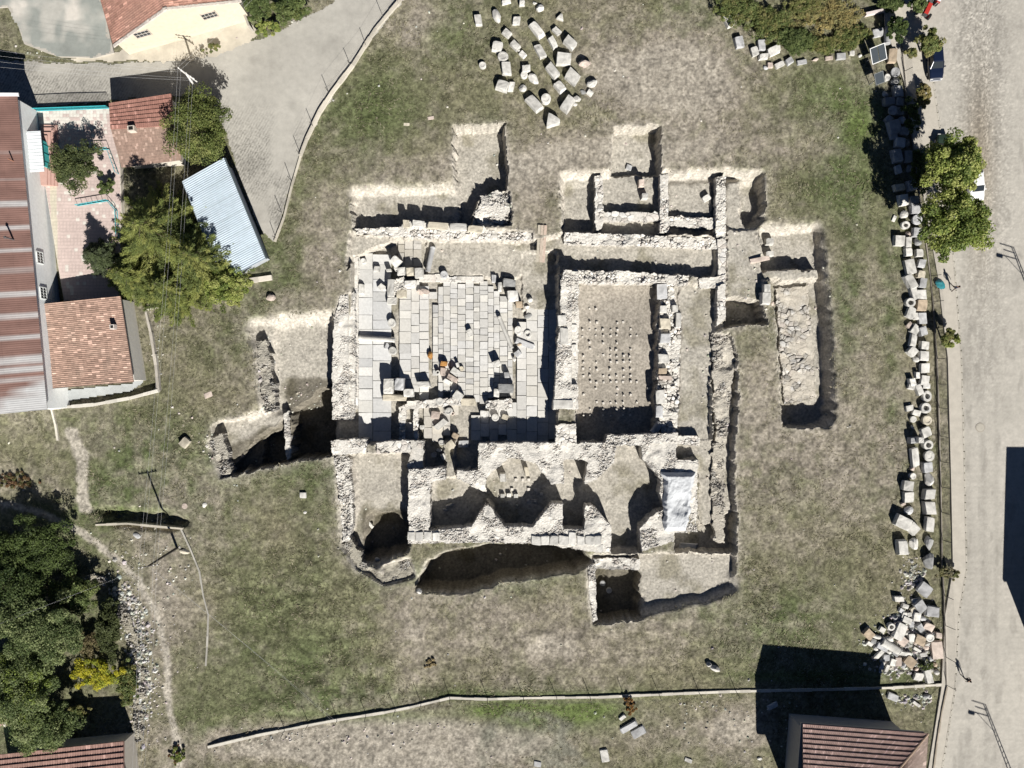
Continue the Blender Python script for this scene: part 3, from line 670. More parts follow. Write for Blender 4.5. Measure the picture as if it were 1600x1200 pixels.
def stone(name, px, py, L, Wd, ang, kind, h, tone, label, cat, group=None, zb=None, tilt=0):
    """L, Wd in photo px, ang clockwise in the picture, h in m; px,py is the middle of its top"""
    rs = np.random.RandomState(int(px * 131 + py * 17) % 99991)
    z0 = zb if zb is not None else base_z(px, py)
    me = stone_mesh(kind, L * S, Wd * S, h, rs); me.name = name
    n = len(me.vertices); co = np.zeros(n * 3, np.float32); me.vertices.foreach_get('co', co); co = co.reshape(-1, 3)
    base = np.array(TONES[tone]) * rs.uniform(.74, 1.04)
    st = fbm(co[:, 0] * 10 + px, co[:, 1] * 10 + py + co[:, 2] * 9, 3.5, 3, 3)
    col = base * (1.08 - .62 * np.clip(st - .42, 0, 1) * 2)[:, None]
    at = me.color_attributes.new('Col', 'FLOAT_COLOR', 'POINT'); at.data.foreach_set('color', np.concatenate([col, np.ones((n, 1))], 1).astype(np.float32).ravel())
    me.materials.append(MT['stone'])
    if kind == 'column' or kind in ('drum', 'ring', 'capital'): pass
    o = bpy.data.objects.new(name, me); C.objects.link(o)
    p = W(px, py, z0 + h); o.location = (p.x, p.y, z0 - .06); o.rotation_euler = (rs.uniform(-.07, .07), rs.uniform(-.07, .07) + tilt, -R(ang))
    if label in SEEN: print('DUP LABEL', label)
    SEEN.add(label)
    return tag(o, label, cat, group)
SHAPE = {'block': 'squared', 'slab': 'flat', 'tri': 'triangular', 'wedge': 'wedgelike', 'drum': 'drumlike', 'ring': 'hollowed', 'capital': 'moulded', 'boulder': 'rounded', 'column': 'cylindrical'}
TN = {'w': 'white', 'g': 'grey', 'p': 'pinkish', 't': 'tan', 'o': 'orange', 'c': 'cream', 'd': 'dark', 'b': 'greyish'}
def look(s):
    x, y, L, Wd, a, k, h, t = s
    size = 'large' if L * Wd > 260 else ('small' if L * Wd < 110 else 'medium')
    sh = SHAPE[k]
    if k == 'block' and L > 1.5 * Wd: sh = 'oblong'
    return f'{size} {TN[t]} {sh}'
# ---- the field of blocks laid out on the meadow
FIELD = [(816,3,8,7,0,'block',.5,'w'),(844,10,12,12,20,'boulder',.5,'w'),(836,3,7,5,10,'boulder',.3,'w'),(807,31,11,12,3,'block',.35,'w'),(876,25,12,9,15,'tri',.35,'w'),
 (839,44,26,12,51,'block',.6,'w'),(870,47,12,8,45,'block',.4,'w'),(864,64,18,9,62,'block',.6,'w'),(891,65,18,12,45,'block',.65,'w'),(805,69,15,10,45,'block',.5,'w'),
 (817,84,10,8,45,'block',.35,'w'),(811,78,6,5,20,'boulder',.25,'w'),(844,79,20,10,62,'block',.5,'w'),(881,90,21,17,4,'wedge',.7,'w'),(914,96,20,13,-15,'boulder',.8,'p'),
 (822,106,12,9,-6,'block',.5,'w'),(819,116,10,10,0,'drum',.4,'w'),(834,121,20,13,38,'boulder',.55,'w'),(864,109,22,12,52,'block',.65,'w'),(895,118,20,17,38,'wedge',.65,'w'),
 (926,128,18,11,-15,'boulder',.6,'w'),(875,134,17,12,48,'block',.6,'w'),(817,136,12,11,20,'boulder',.4,'w'),(799,134,8,14,10,'block',.4,'w'),(853,153,14,14,0,'drum',.6,'w'),(835,160,26,14,50,'block',.6,'w'),
 (888,160,24,14,-58,'block',.75,'w'),(902,152,12,9,10,'boulder',.5,'w'),(899,162,7,6,0,'boulder',.25,'w'),(922,144,9,8,40,'block',.3,'w'),(911,143,10,7,20,'boulder',.2,'g'),
 (866,187,22,18,100,'tri',.8,'w'),(791,2,14,6,-15,'slab',.3,'w'),(747,30,15,10,82,'block',.5,'w'),(776,22,22,12,68,'boulder',.6,'w'),(792,50,13,10,38,'block',.45,'w'),
 (777,71,15,14,8,'block',.6,'w'),(786,87,15,13,0,'drum',.5,'w'),(791,105,19,14,88,'block',.55,'w'),(754,101,10,9,0,'drum',.4,'w'),(800,66,6,5,0,'boulder',.25,'w'),(785,132,18,14,15,'block',.7,'w')]
def by_rows(lst, fmt, name, cat, group, nrow, rowname):
    lst = sorted(lst, key=lambda s: s[1]); k = math.ceil(len(lst) / nrow)
    for r in range(nrow):
        row = sorted(lst[r * k:(r + 1) * k], key=lambda s: s[0])
        for i, s in enumerate(row):
            stone(name, *s, fmt.format(look=look(s), o=ORD[i + 1], r=ORD[r + 1]), cat, group)
FIELD = [(a, b, c * 1.1, d * 1.1, e, f, g * 1.25, h) for a, b, c, d, e, f, g, h in FIELD]
by_rows(FIELD, '{look} block, {o} from the left in the {r} row of the stone field', 'marble_block', 'stone block', 'white marble blocks laid out on the meadow', 8, 'row')
# ---- the two rows of stones along the street fence, and the stones at the top right corner
INNER = [(1387,120,9,10,0,'drum',.5,'w'),(1386,145,10,9,60,'boulder',.5,'b'),(1391,157,17,12,4,'block',.6,'g'),(1390,185,10,9,-50,'block',.5,'b'),(1397,172,14,13,0,'capital',.6,'b'),
 (1400,197,22,18,80,'wedge',.7,'b'),(1398,213,11,7,0,'block',.4,'b'),(1404,242,20,14,85,'block',.7,'b'),(1405,264,12,8,80,'block',.5,'b'),(1407,292,16,10,-4,'block',.6,'c'),
 (1414,311,17,14,88,'wedge',.7,'w'),(1415,334,13,13,40,'boulder',.6,'w'),(1398,341,9,5,-60,'slab',.2,'w'),(1416,351,12,11,0,'ring',.5,'w'),(1421,365,8,8,0,'boulder',.4,'p'),(1407,375,16,15,86,'block',.6,'w'),(1421,378,17,9,92,'block',.6,'w'),
 (1421,393,12,10,90,'block',.6,'w'),(1424,416,22,14,80,'block',.6,'w'),(1425,440,24,13,66,'block',.65,'w'),(1430,458,20,10,76,'block',.6,'w'),(1424,472,14,13,0,'ring',.6,'w'),(1425,488,16,11,104,'block',.6,'w'),
 (1422,508,9,6,-50,'block',.4,'p'),(1431,515,14,11,-55,'block',.6,'w'),(1429,532,19,9,100,'block',.6,'w'),(1427,549,13,12,-40,'block',.6,'w'),(1434,561,11,9,20,'boulder',.5,'w'),(1435,586,10,6,90,'block',.5,'w'),(1427,597,12,9,80,'block',.6,'w'),
 (1426,604,10,9,8,'block',.5,'w'),(1438,609,17,9,70,'block',.6,'w'),(1422,638,11,8,-5,'block',.35,'w'),(1433,645,12,8,5,'slab',.35,'w'),(1428,655,9,9,0,'drum',.4,'w'),(1427,668,7,4,60,'boulder',.25,'w'),(1432,688,17,9,-3,'block',.8,'b'),
 (1431,715,27,10,90,'block',.6,'w'),(1428,732,9,8,0,'boulder',.4,'p'),(1427,744,9,9,0,'drum',.45,'w'),(1421,760,14,14,3,'block',.8,'w'),(1422,777,16,14,88,'wedge',.7,'w'),(1413,788,8,7,0,'boulder',.4,'p'),(1422,798,14,13,-12,'boulder',.5,'b'),(1414,817,22,17,32,'block',.9,'w'),(1429,827,17,15,40,'wedge',.7,'w'),(1413,857,23,15,86,'block',.85,'w'),(1432,851,18,17,70,'boulder',.7,'w')]
OUTER = [(1400,112,13,13,0,'capital',.7,'b'),(1401,125,14,12,-10,'boulder',.6,'g'),(1405,141,17,13,78,'block',.7,'g'),(1407,158,12,10,88,'block',.7,'g'),(1408,172,10,10,0,'block',.7,'g'),(1412,186,11,11,20,'boulder',.6,'b'),(1416,203,13,12,5,'block',.7,'g'),
 (1408,222,14,13,88,'block',.7,'b'),(1420,222,12,8,88,'boulder',.5,'g'),(1421,243,17,10,90,'block',.7,'g'),(1423,262,12,9,85,'boulder',.6,'g'),(1427,288,16,13,82,'block',.7,'b'),(1430,312,13,12,2,'block',.7,'g'),(1433,326,14,13,0,'block',.7,'b'),(1434,343,14,14,0,'capital',.7,'b'),
 (1436,362,14,14,2,'block',.75,'b'),(1438,376,13,13,0,'boulder',.7,'g'),(1438,395,11,10,88,'block',.6,'w'),(1442,411,12,10,95,'block',.6,'b'),(1441,428,12,12,0,'block',.6,'c'),(1443,442,14,10,95,'block',.6,'b'),(1442,460,15,13,92,'block',.6,'w'),
 (1442,477,16,14,98,'wedge',.7,'t'),(1433,494,10,8,90,'block',.5,'w'),(1443,497,16,11,88,'wedge',.6,'b'),(1444,517,14,11,80,'block',.7,'b'),(1446,539,12,12,0,'block',.6,'w'),(1446,556,15,14,88,'block',.65,'w'),(1447,575,14,12,84,'block',.65,'w'),(1447,594,15,12,96,'block',.6,'w'),
 (1449,603,11,8,0,'block',.6,'w'),(1450,619,16,12,85,'ring',.6,'w'),(1448,638,15,14,90,'ring',.65,'w'),(1450,657,13,13,0,'drum',.6,'c'),(1449,676,14,13,60,'wedge',.7,'w'),(1451,695,14,14,80,'ring',.65,'w'),(1453,712,16,14,88,'capital',.7,'w'),(1452,731,16,14,80,'wedge',.75,'b'),(1455,750,20,15,95,'boulder',.8,'w'),
 (1454,773,16,16,90,'block',.75,'w'),(1455,795,20,16,88,'block',.8,'w'),(1455,820,21,11,90,'block',.8,'w'),(1455,849,24,13,88,'boulder',.7,'g'),(1457,878,27,17,84,'boulder',1.0,'g')]
INNER, OUTER = [[(a, b, c * 1.1, d * 1.12, e + random.uniform(-7, 7), f, g * 1.1, h) for a, b, c, d, e, f, g, h in q_] for q_ in (INNER, OUTER)]
ZONES = [(0, 215, 'north of the big roadside tree'), (215, 405, 'beside the big roadside tree'), (405, 505, 'near the teal cloth'), (505, 625, 'by the small roadside tree'), (625, 740, 'opposite the manhole'), (740, 950, 'before the rubble heap')]
for nm, row in (('inner', INNER), ('outer', OUTER)):
    for a, b, zn in ZONES:
        part = sorted([s for s in row if a <= s[1] < b], key=lambda s: s[1])
        for i, s in enumerate(part):
            stone('fence_row_stone', *s, f'{look(s)} stone, {ORD[i+1]} down the {nm} row {zn}', 'stone block', 'carved stones lined up along the street fence')
s_ = (1440,689,9,9,0,'block',1.5,'w')
stone('stele', *s_, 'tall narrow white stele casting a long shadow among the fence row stones', 'stele')
CORNER = [(1210,78,18,13,-20,'block',.5,'w'),(1216,74,9,9,0,'block',.5,'w'),(1219,100,15,8,-25,'block',.4,'w'),(1235,94,12,10,-30,'wedge',.5,'b'),(1204,101,9,8,0,'block',.4,'p'),(1254,96,16,7,-8,'block',.35,'b'),(1275,92,12,6,-20,'boulder',.3,'p'),(1296,90,13,6,-10,'slab',.25,'p'),(1315,87,16,10,-8,'block',.4,'b'),(1332,82,8,7,0,'block',.35,'w'),(1345,86,7,6,0,'boulder',.3,'w'),
 (1139,31,21,12,65,'block',.6,'w'),(1156,64,18,14,78,'block',.6,'b'),(1180,79,14,11,70,'block',.5,'w'),(1191,69,17,12,82,'block',.55,'b'),(1194,87,15,9,-4,'block',.5,'w'),(1198,104,9,8,0,'boulder',.3,'b'),(1130,5,14,7,85,'block',.5,'b')]
for i, s in enumerate(sorted(CORNER, key=lambda s: s[0])):
    stone('wall_stone', *s, f'{look(s)} stone, {ORD[i+1]} from the left along the weedy north corner', 'stone block', 'loose stones edging the overgrown north corner')
stone('fallen_column', 1390,53,26,11,95,'column',.8,'b','pale column shaft lying in the shade behind the northern information board','column')
stone('stone_slab', 1373,50,19,14,-10,'slab',.3,'b','flat pale slab in the weeds just above the northern information board','slab')
stone('stone_trough', 1396,86,13,22,5,'block',.6,'t','brownish block between the two information boards and the fence','stone block')
# ---- rubble heap at the street corner
HEAP = [(1447,922,16,15,38,'block',.6,'b'),(1440,948,16,14,40,'block',.6,'b'),(1459,957,18,14,3,'block',.6,'b'),(1416,948,9,6,35,'block',.4,'w'),(1429,954,9,7,-20,'boulder',.4,'c'),(1406,937,14,7,10,'wedge',.5,'w'),(1430,939,8,5,-20,'slab',.3,'w'),(1434,965,13,10,90,'wedge',.6,'w'),(1424,961,9,5,0,'boulder',.4,'w'),(1415,962,9,8,0,'boulder',.4,'w'),(1419,970,13,8,10,'boulder',.5,'w'),(1405,976,11,6,-20,'wedge',.4,'p'),(1425,976,9,7,90,'block',.4,'b'),(1414,985,9,6,-40,'boulder',.3,'p'),(1408,988,22,13,-55,'wedge',.7,'w'),(1394,980,10,9,-30,'ring',.5,'w'),(1359,992,14,11,30,'wedge',.5,'t'),(1372,996,16,6,10,'boulder',.4,'w'),(1393,1001,14,8,15,'boulder',.45,'w'),(1360,1007,9,5,20,'boulder',.3,'w'),(1440,982,12,8,60,'wedge',.5,'b'),(1453,980,14,9,10,'boulder',.45,'p'),(1468,994,9,8,0,'block',.4,'p'),(1454,997,11,10,20,'drum',.5,'w'),(1452,1008,11,6,-10,'boulder',.4,'w'),(1440,1002,14,12,30,'wedge',.6,'t'),(1426,998,11,8,90,'wedge',.5,'w'),(1412,1003,12,11,40,'boulder',.5,'p'),(1395,1012,27,11,38,'column',.6,'w'),(1380,1012,15,8,30,'block',.4,'b'),(1466,1017,23,14,-82,'block',.5,'p'),(1449,1013,9,8,80,'boulder',.4,'p'),(1444,1024,11,6,-8,'block',.4,'w'),(1415,1022,18,5,8,'slab',.4,'w'),(1434,1016,12,4,30,'slab',.3,'w'),(1374,1024,15,5,-60,'slab',.4,'w'),(1386,1029,10,9,0,'boulder',.4,'b'),(1397,1036,10,8,90,'boulder',.4,'w'),(1405,1035,12,8,90,'block',.4,'p'),(1424,1035,15,12,40,'boulder',.5,'t'),(1414,1040,10,8,80,'boulder',.4,'b'),(1380,1041,11,4,-55,'slab',.3,'w'),(1387,1045,10,4,-65,'slab',.3,'w'),(1437,1058,12,10,20,'wedge',.4,'w'),(1452,1058,20,9,90,'block',.6,'w'),(1466,1052,8,8,0,'boulder',.4,'w'),(1368,1030,8,6,0,'boulder',.4,'p'),(1433,1047,8,5,-30,'boulder',.3,'p'),(1366,1003,7,6,10,'boulder',.3,'g'),(1380,985,9,7,30,'boulder',.4,'w'),(1384,1000,8,6,10,'boulder',.4,'b'),(1400,966,8,7,0,'boulder',.4,'b'),(1410,955,8,6,30,'boulder',.35,'b'),(1444,968,9,7,10,'boulder',.4,'b'),(1420,990,8,6,0,'boulder',.4,'w'),(1432,1006,7,6,20,'boulder',.4,'p'),(1456,1030,9,7,20,'boulder',.3,'b'),(1462,1040,8,7,0,'boulder',.35,'t'),(1370,1014,9,6,30,'boulder',.35,'w'),(1401,1022,9,6,40,'boulder',.4,'b'),(1390,1020,9,6,10,'boulder',.35,'w')]
HEAP = [(a, b, c * 1.22, d * 1.25, e + random.uniform(-15, 15), ('wedge' if f == 'boulder' and (a + b) % 2 else f), g * 1.2, h) for a, b, c, d, e, f, g, h in HEAP]
by_rows(HEAP, '{look} stone, {o} from the left in the {r} tier of the corner heap', 'heap_stone', 'stone', 'stones of the rubble heap at the street corner', 8, 'tier')
# ---- stones lying alone
for s in [
 (673,184,10,5,-10,'slab',.12,'p','flat pale stone in the grass north of the northwest trench'),
 (635,194,10,5,0,'slab',.08,'c','weathered flat stone sunk in grass, left of the other flat stone'),
 (421,464,17,12,-5,'boulder',.6,'p','rounded pinkish stone on the grass beside the blue roofed shed'),
 (287,692,16,13,-50,'wedge',.6,'c','cream squared stone alone on the western meadow'),
 (325,617,14,9,-25,'slab',.1,'p','flat pinkish slab lying flush in the grass west of the trench'),
 (473,774,10,9,0,'block',.3,'w','small white block on the grass west of the southwest soil room'),
 (476,801,6,5,0,'boulder',.15,'w','tiny white stone below the small white block on the grass'),
 (654,926,10,9,30,'boulder',.9,'w','upright white stone on the rim of the southern pit'),
 (945,1182,20,13,80,'slab',.3,'w','pale upright slab in the yard south of the boundary wall'),
 (983,1137,30,10,-30,'slab',.35,'b','long broken concrete slab leaning in the yard south of the boundary wall'),
 (998,1145,24,14,-32,'slab',.25,'b','broad broken slab next to the long one south of the boundary wall'),
 (973,1122,12,6,-40,'slab',.3,'w','small broken slab at the foot of the dry bush by the boundary wall'),
 (287,862,18,9,8,'boulder',.3,'c','large pale rock beside the leaning utility pole'),
 (212,838,14,9,20,'boulder',.25,'b','pale grey rock at the corner of the weedy bank'),
 (1396,1090,18,11,25,'slab',.35,'b','pale slab on the gravel at the edge of the house shadow'),
 (1433,1101,14,5,35,'slab',.3,'w','narrow white slab on the gravel near the street corner'),
 (1450,1090,12,9,0,'boulder',.4,'b','grey rock on the gravel nearest the street corner'),
 (1208,1104,18,8,-30,'slab',.3,'b','pale slab lying in the shade of the tile roofed house'),
 (319,790,8,10,0,'boulder',.2,'w','whitish rock in the grass beside a buried round cover'),
 (288,791,9,9,0,'drum',.1,'p','round pinkish cover flush with the grass near the bank'),
 (1188,1187,9,5,10,'boulder',.25,'w','small white stone in the weeds west of the tile roofed house'),
 (1076,1189,12,6,20,'slab',.2,'w','flat whitish stone in the scrub south of the boundary wall'),
 (840,1195,12,9,10,'slab',.2,'b','pale slab at the picture edge beside the muddy puddle'),
 ]: stone('loose_stone', *s[:8], s[8], 'stone', 'single stones on the meadow and yards')
# ---- architectural pieces on the court floor
CT = -2.0
COURT = [
 (567,407,9,9,0,'drum',.7,'w','white column drum at the northwest corner of the court'),
 (588,420,10,9,3,'block',.6,'w','small white block with a square shadow near the northwest corner pier'),
 (564,451,17,9,92,'block',.6,'w','upright white block with a socket hole, at the western court kerb'),
 (596,448,12,10,40,'block',.6,'w','white block turned at an angle beside the northwest corner pier'),
 (672,404,40,9,102,'column',.75,'b','grey column shaft lying north to south above the court kerb'),
 (693,429,12,12,0,'drum',.8,'b','pale drum standing on the long kerb of white slabs'),
 (661,456,24,12,12,'boulder',.7,'p','big irregular pinkish stone south of the northwest corner pier'),
 (588,529,58,9,4,'column',.75,'w','long white column shaft lying across the western paving'),
 (612,504,14,12,90,'drum',.7,'w','white drum just above the long fallen column'),
 (734,520,12,9,72,'block',.6,'w','lone white block in the middle of the open court paving'),
 (605,540,12,10,0,'tri',.4,'b','broken triangular slab below the long fallen column'),
 (613,548,13,13,0,'drum',.6,'w','white drum below the long fallen column'),
 (671,556,15,9,95,'boulder',.7,'o','bright orange clay vessel lying on the court paving'),
 (693,568,11,8,8,'block',.7,'o','orange brown block lying below the orange clay vessel'),
 (684,582,7,7,0,'ring',.6,'w','small white ring shaped base near the orange brown block'),
 (692,581,13,8,95,'block',.5,'p','pale upright block directly below the orange brown block'),
 (711,580,14,11,38,'block',.7,'w','white slotted block in the group east of the orange brown block'),
 (715,570,8,5,70,'block',.6,'w','small white chip at the top of the group of fallen blocks'),
 (721,576,8,8,0,'drum',.3,'c','little cream drum at the right of the group of fallen blocks'),
 (707,591,18,8,30,'block',.5,'p','pinkish oblong block below the white slotted block'),
 (698,596,12,7,35,'wedge',.5,'w','white wedge at the bottom of the group of fallen blocks'),
 (662,601,21,9,-4,'block',1.0,'w','large white oblong block casting a dark square shadow on the paving'),
 (716,618,15,13,40,'block',.8,'w','white cube turned at an angle near the long flat slab'),
 (708,611,6,5,-40,'block',.4,'w','small white chip touching the corner of the tilted cube'),
 (731,628,25,12,1,'slab',.35,'c','long flat cream slab lying level in the southern court'),
 (687,628,12,12,0,'capital',.8,'w','round white capital in the southern court'),
 (701,643,13,11,-35,'drum',.9,'w','toppled white drum right of the round capital'),
 (707,646,6,6,0,'ring',.6,'p','small hollow ring base beside the toppled drum'),
 (680,649,14,13,5,'block',.8,'p','pinkish grey cube in the southern court'),
 (689,663,22,10,-42,'block',.6,'w','white oblong block lying slantwise below the pinkish cube'),
 (659,668,8,7,0,'block',.5,'w','small white cube by the narrow white wall of the paved cell'),
 (690,692,10,8,0,'drum',.6,'w','white drum at the court exit, upper left of four'),
 (703,696,14,12,-40,'block',.7,'c','cream tilted block at the court exit'),
 (711,681,11,9,20,'block',.6,'t','tan block standing alone on the earth at the court exit'),
 (724,694,17,12,-2,'slab',.4,'b','flat grey slab beside the tan block at the court exit'),
 (678,711,9,9,0,'drum',.6,'b','dark drum in the shade at the court exit'),
 (693,714,12,8,62,'block',.6,'w','white oblong block beside the shaded drum at the court exit'),
 (686,704,9,5,10,'wedge',.4,'w','little white wedge between the drums at the court exit'),
 (772,435,13,8,88,'block',.6,'b','grey upright block at the eastern end of the long kerb'),
 (781,448,13,6,88,'block',1.2,'w','thin tall white pillar stump in the northeast of the court'),
 (801,462,18,17,0,'block',1.3,'w','large white cube in the northeast of the court'),
 (811,475,12,11,0,'block',.7,'t','tan block below the large white cube'),
 (795,442,22,14,5,'block',.9,'g','shaded grey block behind the large white cube'),
 (828,468,10,9,-20,'boulder',.6,'w','rounded white stone on the earth east of the large cube'),
 (824,479,9,7,-20,'boulder',.4,'w','smaller rounded stone touching the tan block'),
 (826,493,15,11,-25,'boulder',.6,'g','rough brownish grey boulder on the eastern paving'),
 (810,516,14,12,90,'drum',.6,'w','white drum above the curved arch stone'),
 (825,522,13,12,85,'ring',.6,'w','white socketed block above the curved arch stone'),
 (820,537,36,10,20,'block',.6,'b','long curved grey arch stone on the eastern paving'),
 (812,538,9,6,0,'boulder',.5,'t','tan lump under the curved arch stone'),
 (776,568,13,10,-24,'block',1.0,'w','white cube with a dark leaning shadow, right of the open court'),
 (790,519,55,7,68,'column',.7,'w','slender white column shaft lying slantwise on the eastern court edge'),
 (809,552,11,9,-40,'wedge',.5,'b','broken pale wedge near the lower end of the slender column shaft'),
 (803,561,10,7,60,'boulder',.5,'w','small white lump beside the broken pale wedge'),
 (863,535,16,12,-45,'block',.6,'b','pale block in the shade at the foot of the high court wall'),
 (792,586,10,9,80,'block',.8,'b','shaded grey cube in the dark corner of the eastern court'),
 (866,502,6,4,60,'boulder',.4,'w','tiny white fragment in the shade of the high court wall'),
 (776,614,14,9,92,'block',1.1,'w','upright white post stone at the stub wall in the court'),
 (790,607,26,15,4,'block',1.1,'g','dark grey block behind the upright white post stone'),
 (756,646,12,9,4,'block',.6,'w','white block on the edge of the great shadow below the stub wall'),
 (774,652,12,12,0,'drum',.6,'w','white drum between red brick fragments below the stub wall'),
 (789,652,10,8,20,'block',.5,'c','cream block right of the drum below the stub wall'),
 ]
for s in COURT: stone('clay_vessel' if 'vessel' in s[8] else 'architectural_stone', *s[:8], s[8], 'clay vessel' if 'vessel' in s[8] else 'stone', 'architectural pieces lying on the court floor', zb=CT if s[1] < 692 and s[0] < 815 else None)
# ---- corner piers built of blocks: each block is a stone of its own
for i, s in enumerate([(627,424,12,12,0,'block',1.3,'w'),(641,424,12,13,0,'block',1.3,'c'),(654,425,14,17,0,'block',1.2,'w'),(611,450,11,28,0,'block',1.2,'w'),(640,443,19,11,0,'block',1.3,'w'),(626,458,16,13,0,'block',1.1,'c'),(612,470,15,11,0,'block',.8,'w')]):
    stone('pier_block', *s, f'{TN[s[7]]} pier block, {ORD[i+1]} clockwise round the rubble filled northwest corner pier', 'stone block', 'blocks of the northwest corner pier', zb=CT)
stone('pier_block', 617,406,15,15,45,'block',2.0,'w','white block turned like a diamond, topmost on the northwest corner pier','stone block','blocks of the northwest corner pier',zb=CT)
stone('pier_block', 618,417,10,6,90,'block',1.6,'w','thin upright block touching the diamond block of the northwest corner pier','stone block','blocks of the northwest corner pier',zb=CT)
stone('pier_block', 607,422,8,4,0,'block',.9,'w','small white chip in the dark gap beside the northwest corner pier','stone block','blocks of the northwest corner pier',zb=CT)
rubble('rubble_core', [[(614,436),(632,432),(634,452),(622,456),(614,462)]], -.95, -2.2, 'gravelly rubble core inside the northwest corner pier', 'rubble', size=3, relief=.2)
for i, s in enumerate([(606,598,16,14,0,'block',1.6,'w'),(623,600,15,20,0,'block',1.8,'b'),(606,611,17,12,0,'block',1.5,'w'),(637,614,16,13,0,'block',1.5,'w'),(615,622,40,10,0,'slab',1.2,'c')]):
    stone('pier_block', *s, f'{TN[s[7]]} block, {ORD[i+1]} stone of the tall southwest pier beside the paved cell', 'stone block', 'blocks of the southwest pier', zb=CT)
# ---- other pieces in rooms
for s in [
 (786,747,15,10,85,'block',1.2,'w','tall white pillar stub standing in the octagonal hypocaust room'),
 (785,775,7,6,0,'block',.5,'w','left small white pier of three in a line in the octagonal room'),
 (795,774,7,6,0,'block',.5,'w','middle small white pier of three in a line in the octagonal room'),
 (806,775,7,6,0,'block',.5,'w','right small white pier of three in a line in the octagonal room'),
 (823,738,14,7,80,'block',1.1,'c','cream slanted stub near the curved niche of the octagonal room'),
 (1027,669,20,13,-55,'column',.8,'b','grey column drum lying in the shaded corner of the hypocaust hall'),
 (702,790,16,5,-20,'boulder',.5,'w','pale broken fragment in the soil of the southern square room'),
 (695,797,9,5,10,'boulder',.4,'b','flat grey fragment beside the pale one in the southern square room'),
 (578,820,14,5,50,'slab',.4,'w','narrow white slab on the slope of the southwest soil room'),
 (589,875,9,7,20,'boulder',.5,'w','whitish stone low on the bank of the southwest soil room'),
 (1105,309,13,9,-30,'block',.6,'w','white block with black shadow in the eastern chamber'),
 (1003,285,10,13,0,'block',.9,'p','stacked pale stones at the break between the northern arm and middle chamber'),
 (1008,306,11,9,0,'block',1.0,'w','white squared block above the middle chamber cross wall'),
 (983,261,10,9,20,'slab',.3,'b','flat stone half buried in the floor of the northeast arm'),
 (1204,377,13,11,0,'block',.9,'w','upper white wall block at the west side of the small eastern trench'),
 (1204,396,12,8,0,'block',.9,'w','lower white wall block at the west side of the small eastern trench'),
 (1188,405,32,7,-12,'slab',.4,'p','long pale plank of stone jutting into the small eastern trench'),
 (1200,450,11,14,0,'block',.9,'w','narrow white block at the head of the long eastern trench'),
 (1198,466,15,20,0,'block',.9,'w','wide white block at the head of the long eastern trench'),
 (1208,474,8,9,0,'boulder',.5,'p','rough pinkish stone by the wide white block of the eastern trench'),
 (942,912,9,9,0,'drum',.5,'b','left pale drum deep in the small square southern pit'),
 (952,923,9,9,0,'drum',.5,'b','right pale drum deep in the small square southern pit'),
 (925,905,7,8,0,'block',.5,'d','dark little stone on the lip of the small square southern pit'),
 (775,839,14,8,20,'boulder',.5,'w','white boulder on the southern rim wall over the long dark pit'),
 (1173,893,0,0,0,'block',0,'w',''),
 (1076,854,30,10,4,'slab',.4,'b','grey shaded slab at the bottom of the dark eastern corner pit'),
 (937,857,12,12,0,'block',.4,'w','squared white stone at the end of the southern wall'),
 ]:
    if s[8]: stone('room_stone', *s[:8], s[8], 'stone', 'single stones in the rooms and trenches')
for i, (x, w_) in enumerate([(838,16),(852,14),(866,14),(881,15),(894,12),(908,12),(922,16),(934,13)]):
    stone('coping_slab', x, 845 if i != 4 else 842, w_, 15 + (i == 4) * 6, 3, 'slab', .35, 'w', f'pale coping slab, {ORD[i+1]} from the west on the southern rim wall', 'stone slab', 'coping slabs on the southern rim wall', zb=.3)
for i, x in enumerate([642,655,668,681]):
    stone('coping_slab', x, 838 + (i % 2), 12, 14, 0, 'slab', .3, 'w', f'white corner slab, {ORD[i+1]} from the west at the southwest wall corner', 'stone slab', 'slabs at the southwest wall corner', zb=.3)
for i, (x, y, l) in enumerate([(634,349,10),(653,349,20),(683,352,34),(716,354,28),(742,357,24)]):
    stone('ashlar_block', x, y, l, 11, 3, 'block', .55, 'w' if i % 2 else 'c', f'pale ashlar block, {ORD[i+1]} from the left on the northwest trench wall', 'stone block', 'ashlar blocks on the northwest trench wall', zb=-.35)
for i, (x, y, w_, l, h) in enumerate([(1037,483,12,12,.5),(1040,505,18,17,.6),(1040,528,18,16,.45),(1038,560,18,14,.6),(1055,482,10,12,.5),(1061,500,9,26,.5),(1036,580,14,9,.4),(1032,620,14,22,.5),(1031,643,12,20,.5),(1040,590,22,6,.4),(1035,455,16,24,.3)]):
    stone('wall_block', x, y, w_, l, 0, 'block', h, 'wcbwwwtwbpb'[i], f'{TN["wcbwwwtwbpb"[i]]} block, {ORD[i+1]} of those stacked on the low eastern hall wall', 'stone block', 'blocks on the low eastern hall wall', zb=-.75)
for i, (x, y, w_, l, a) in enumerate([(878,500,14,18,0),(882,525,13,26,0),(895,512,14,12,0),(893,545,16,14,0),(880,632,32,14,0),(897,632,14,16,0)]):
    stone('wall_block', x, y, w_, l, a, 'block', .35, 'w', f'white block, {ORD[i+1]} from the top set in the high wall between court and hall', 'stone block', 'blocks set in the high court wall', zb=.75 if i not in (2, 3, 5) else .2)
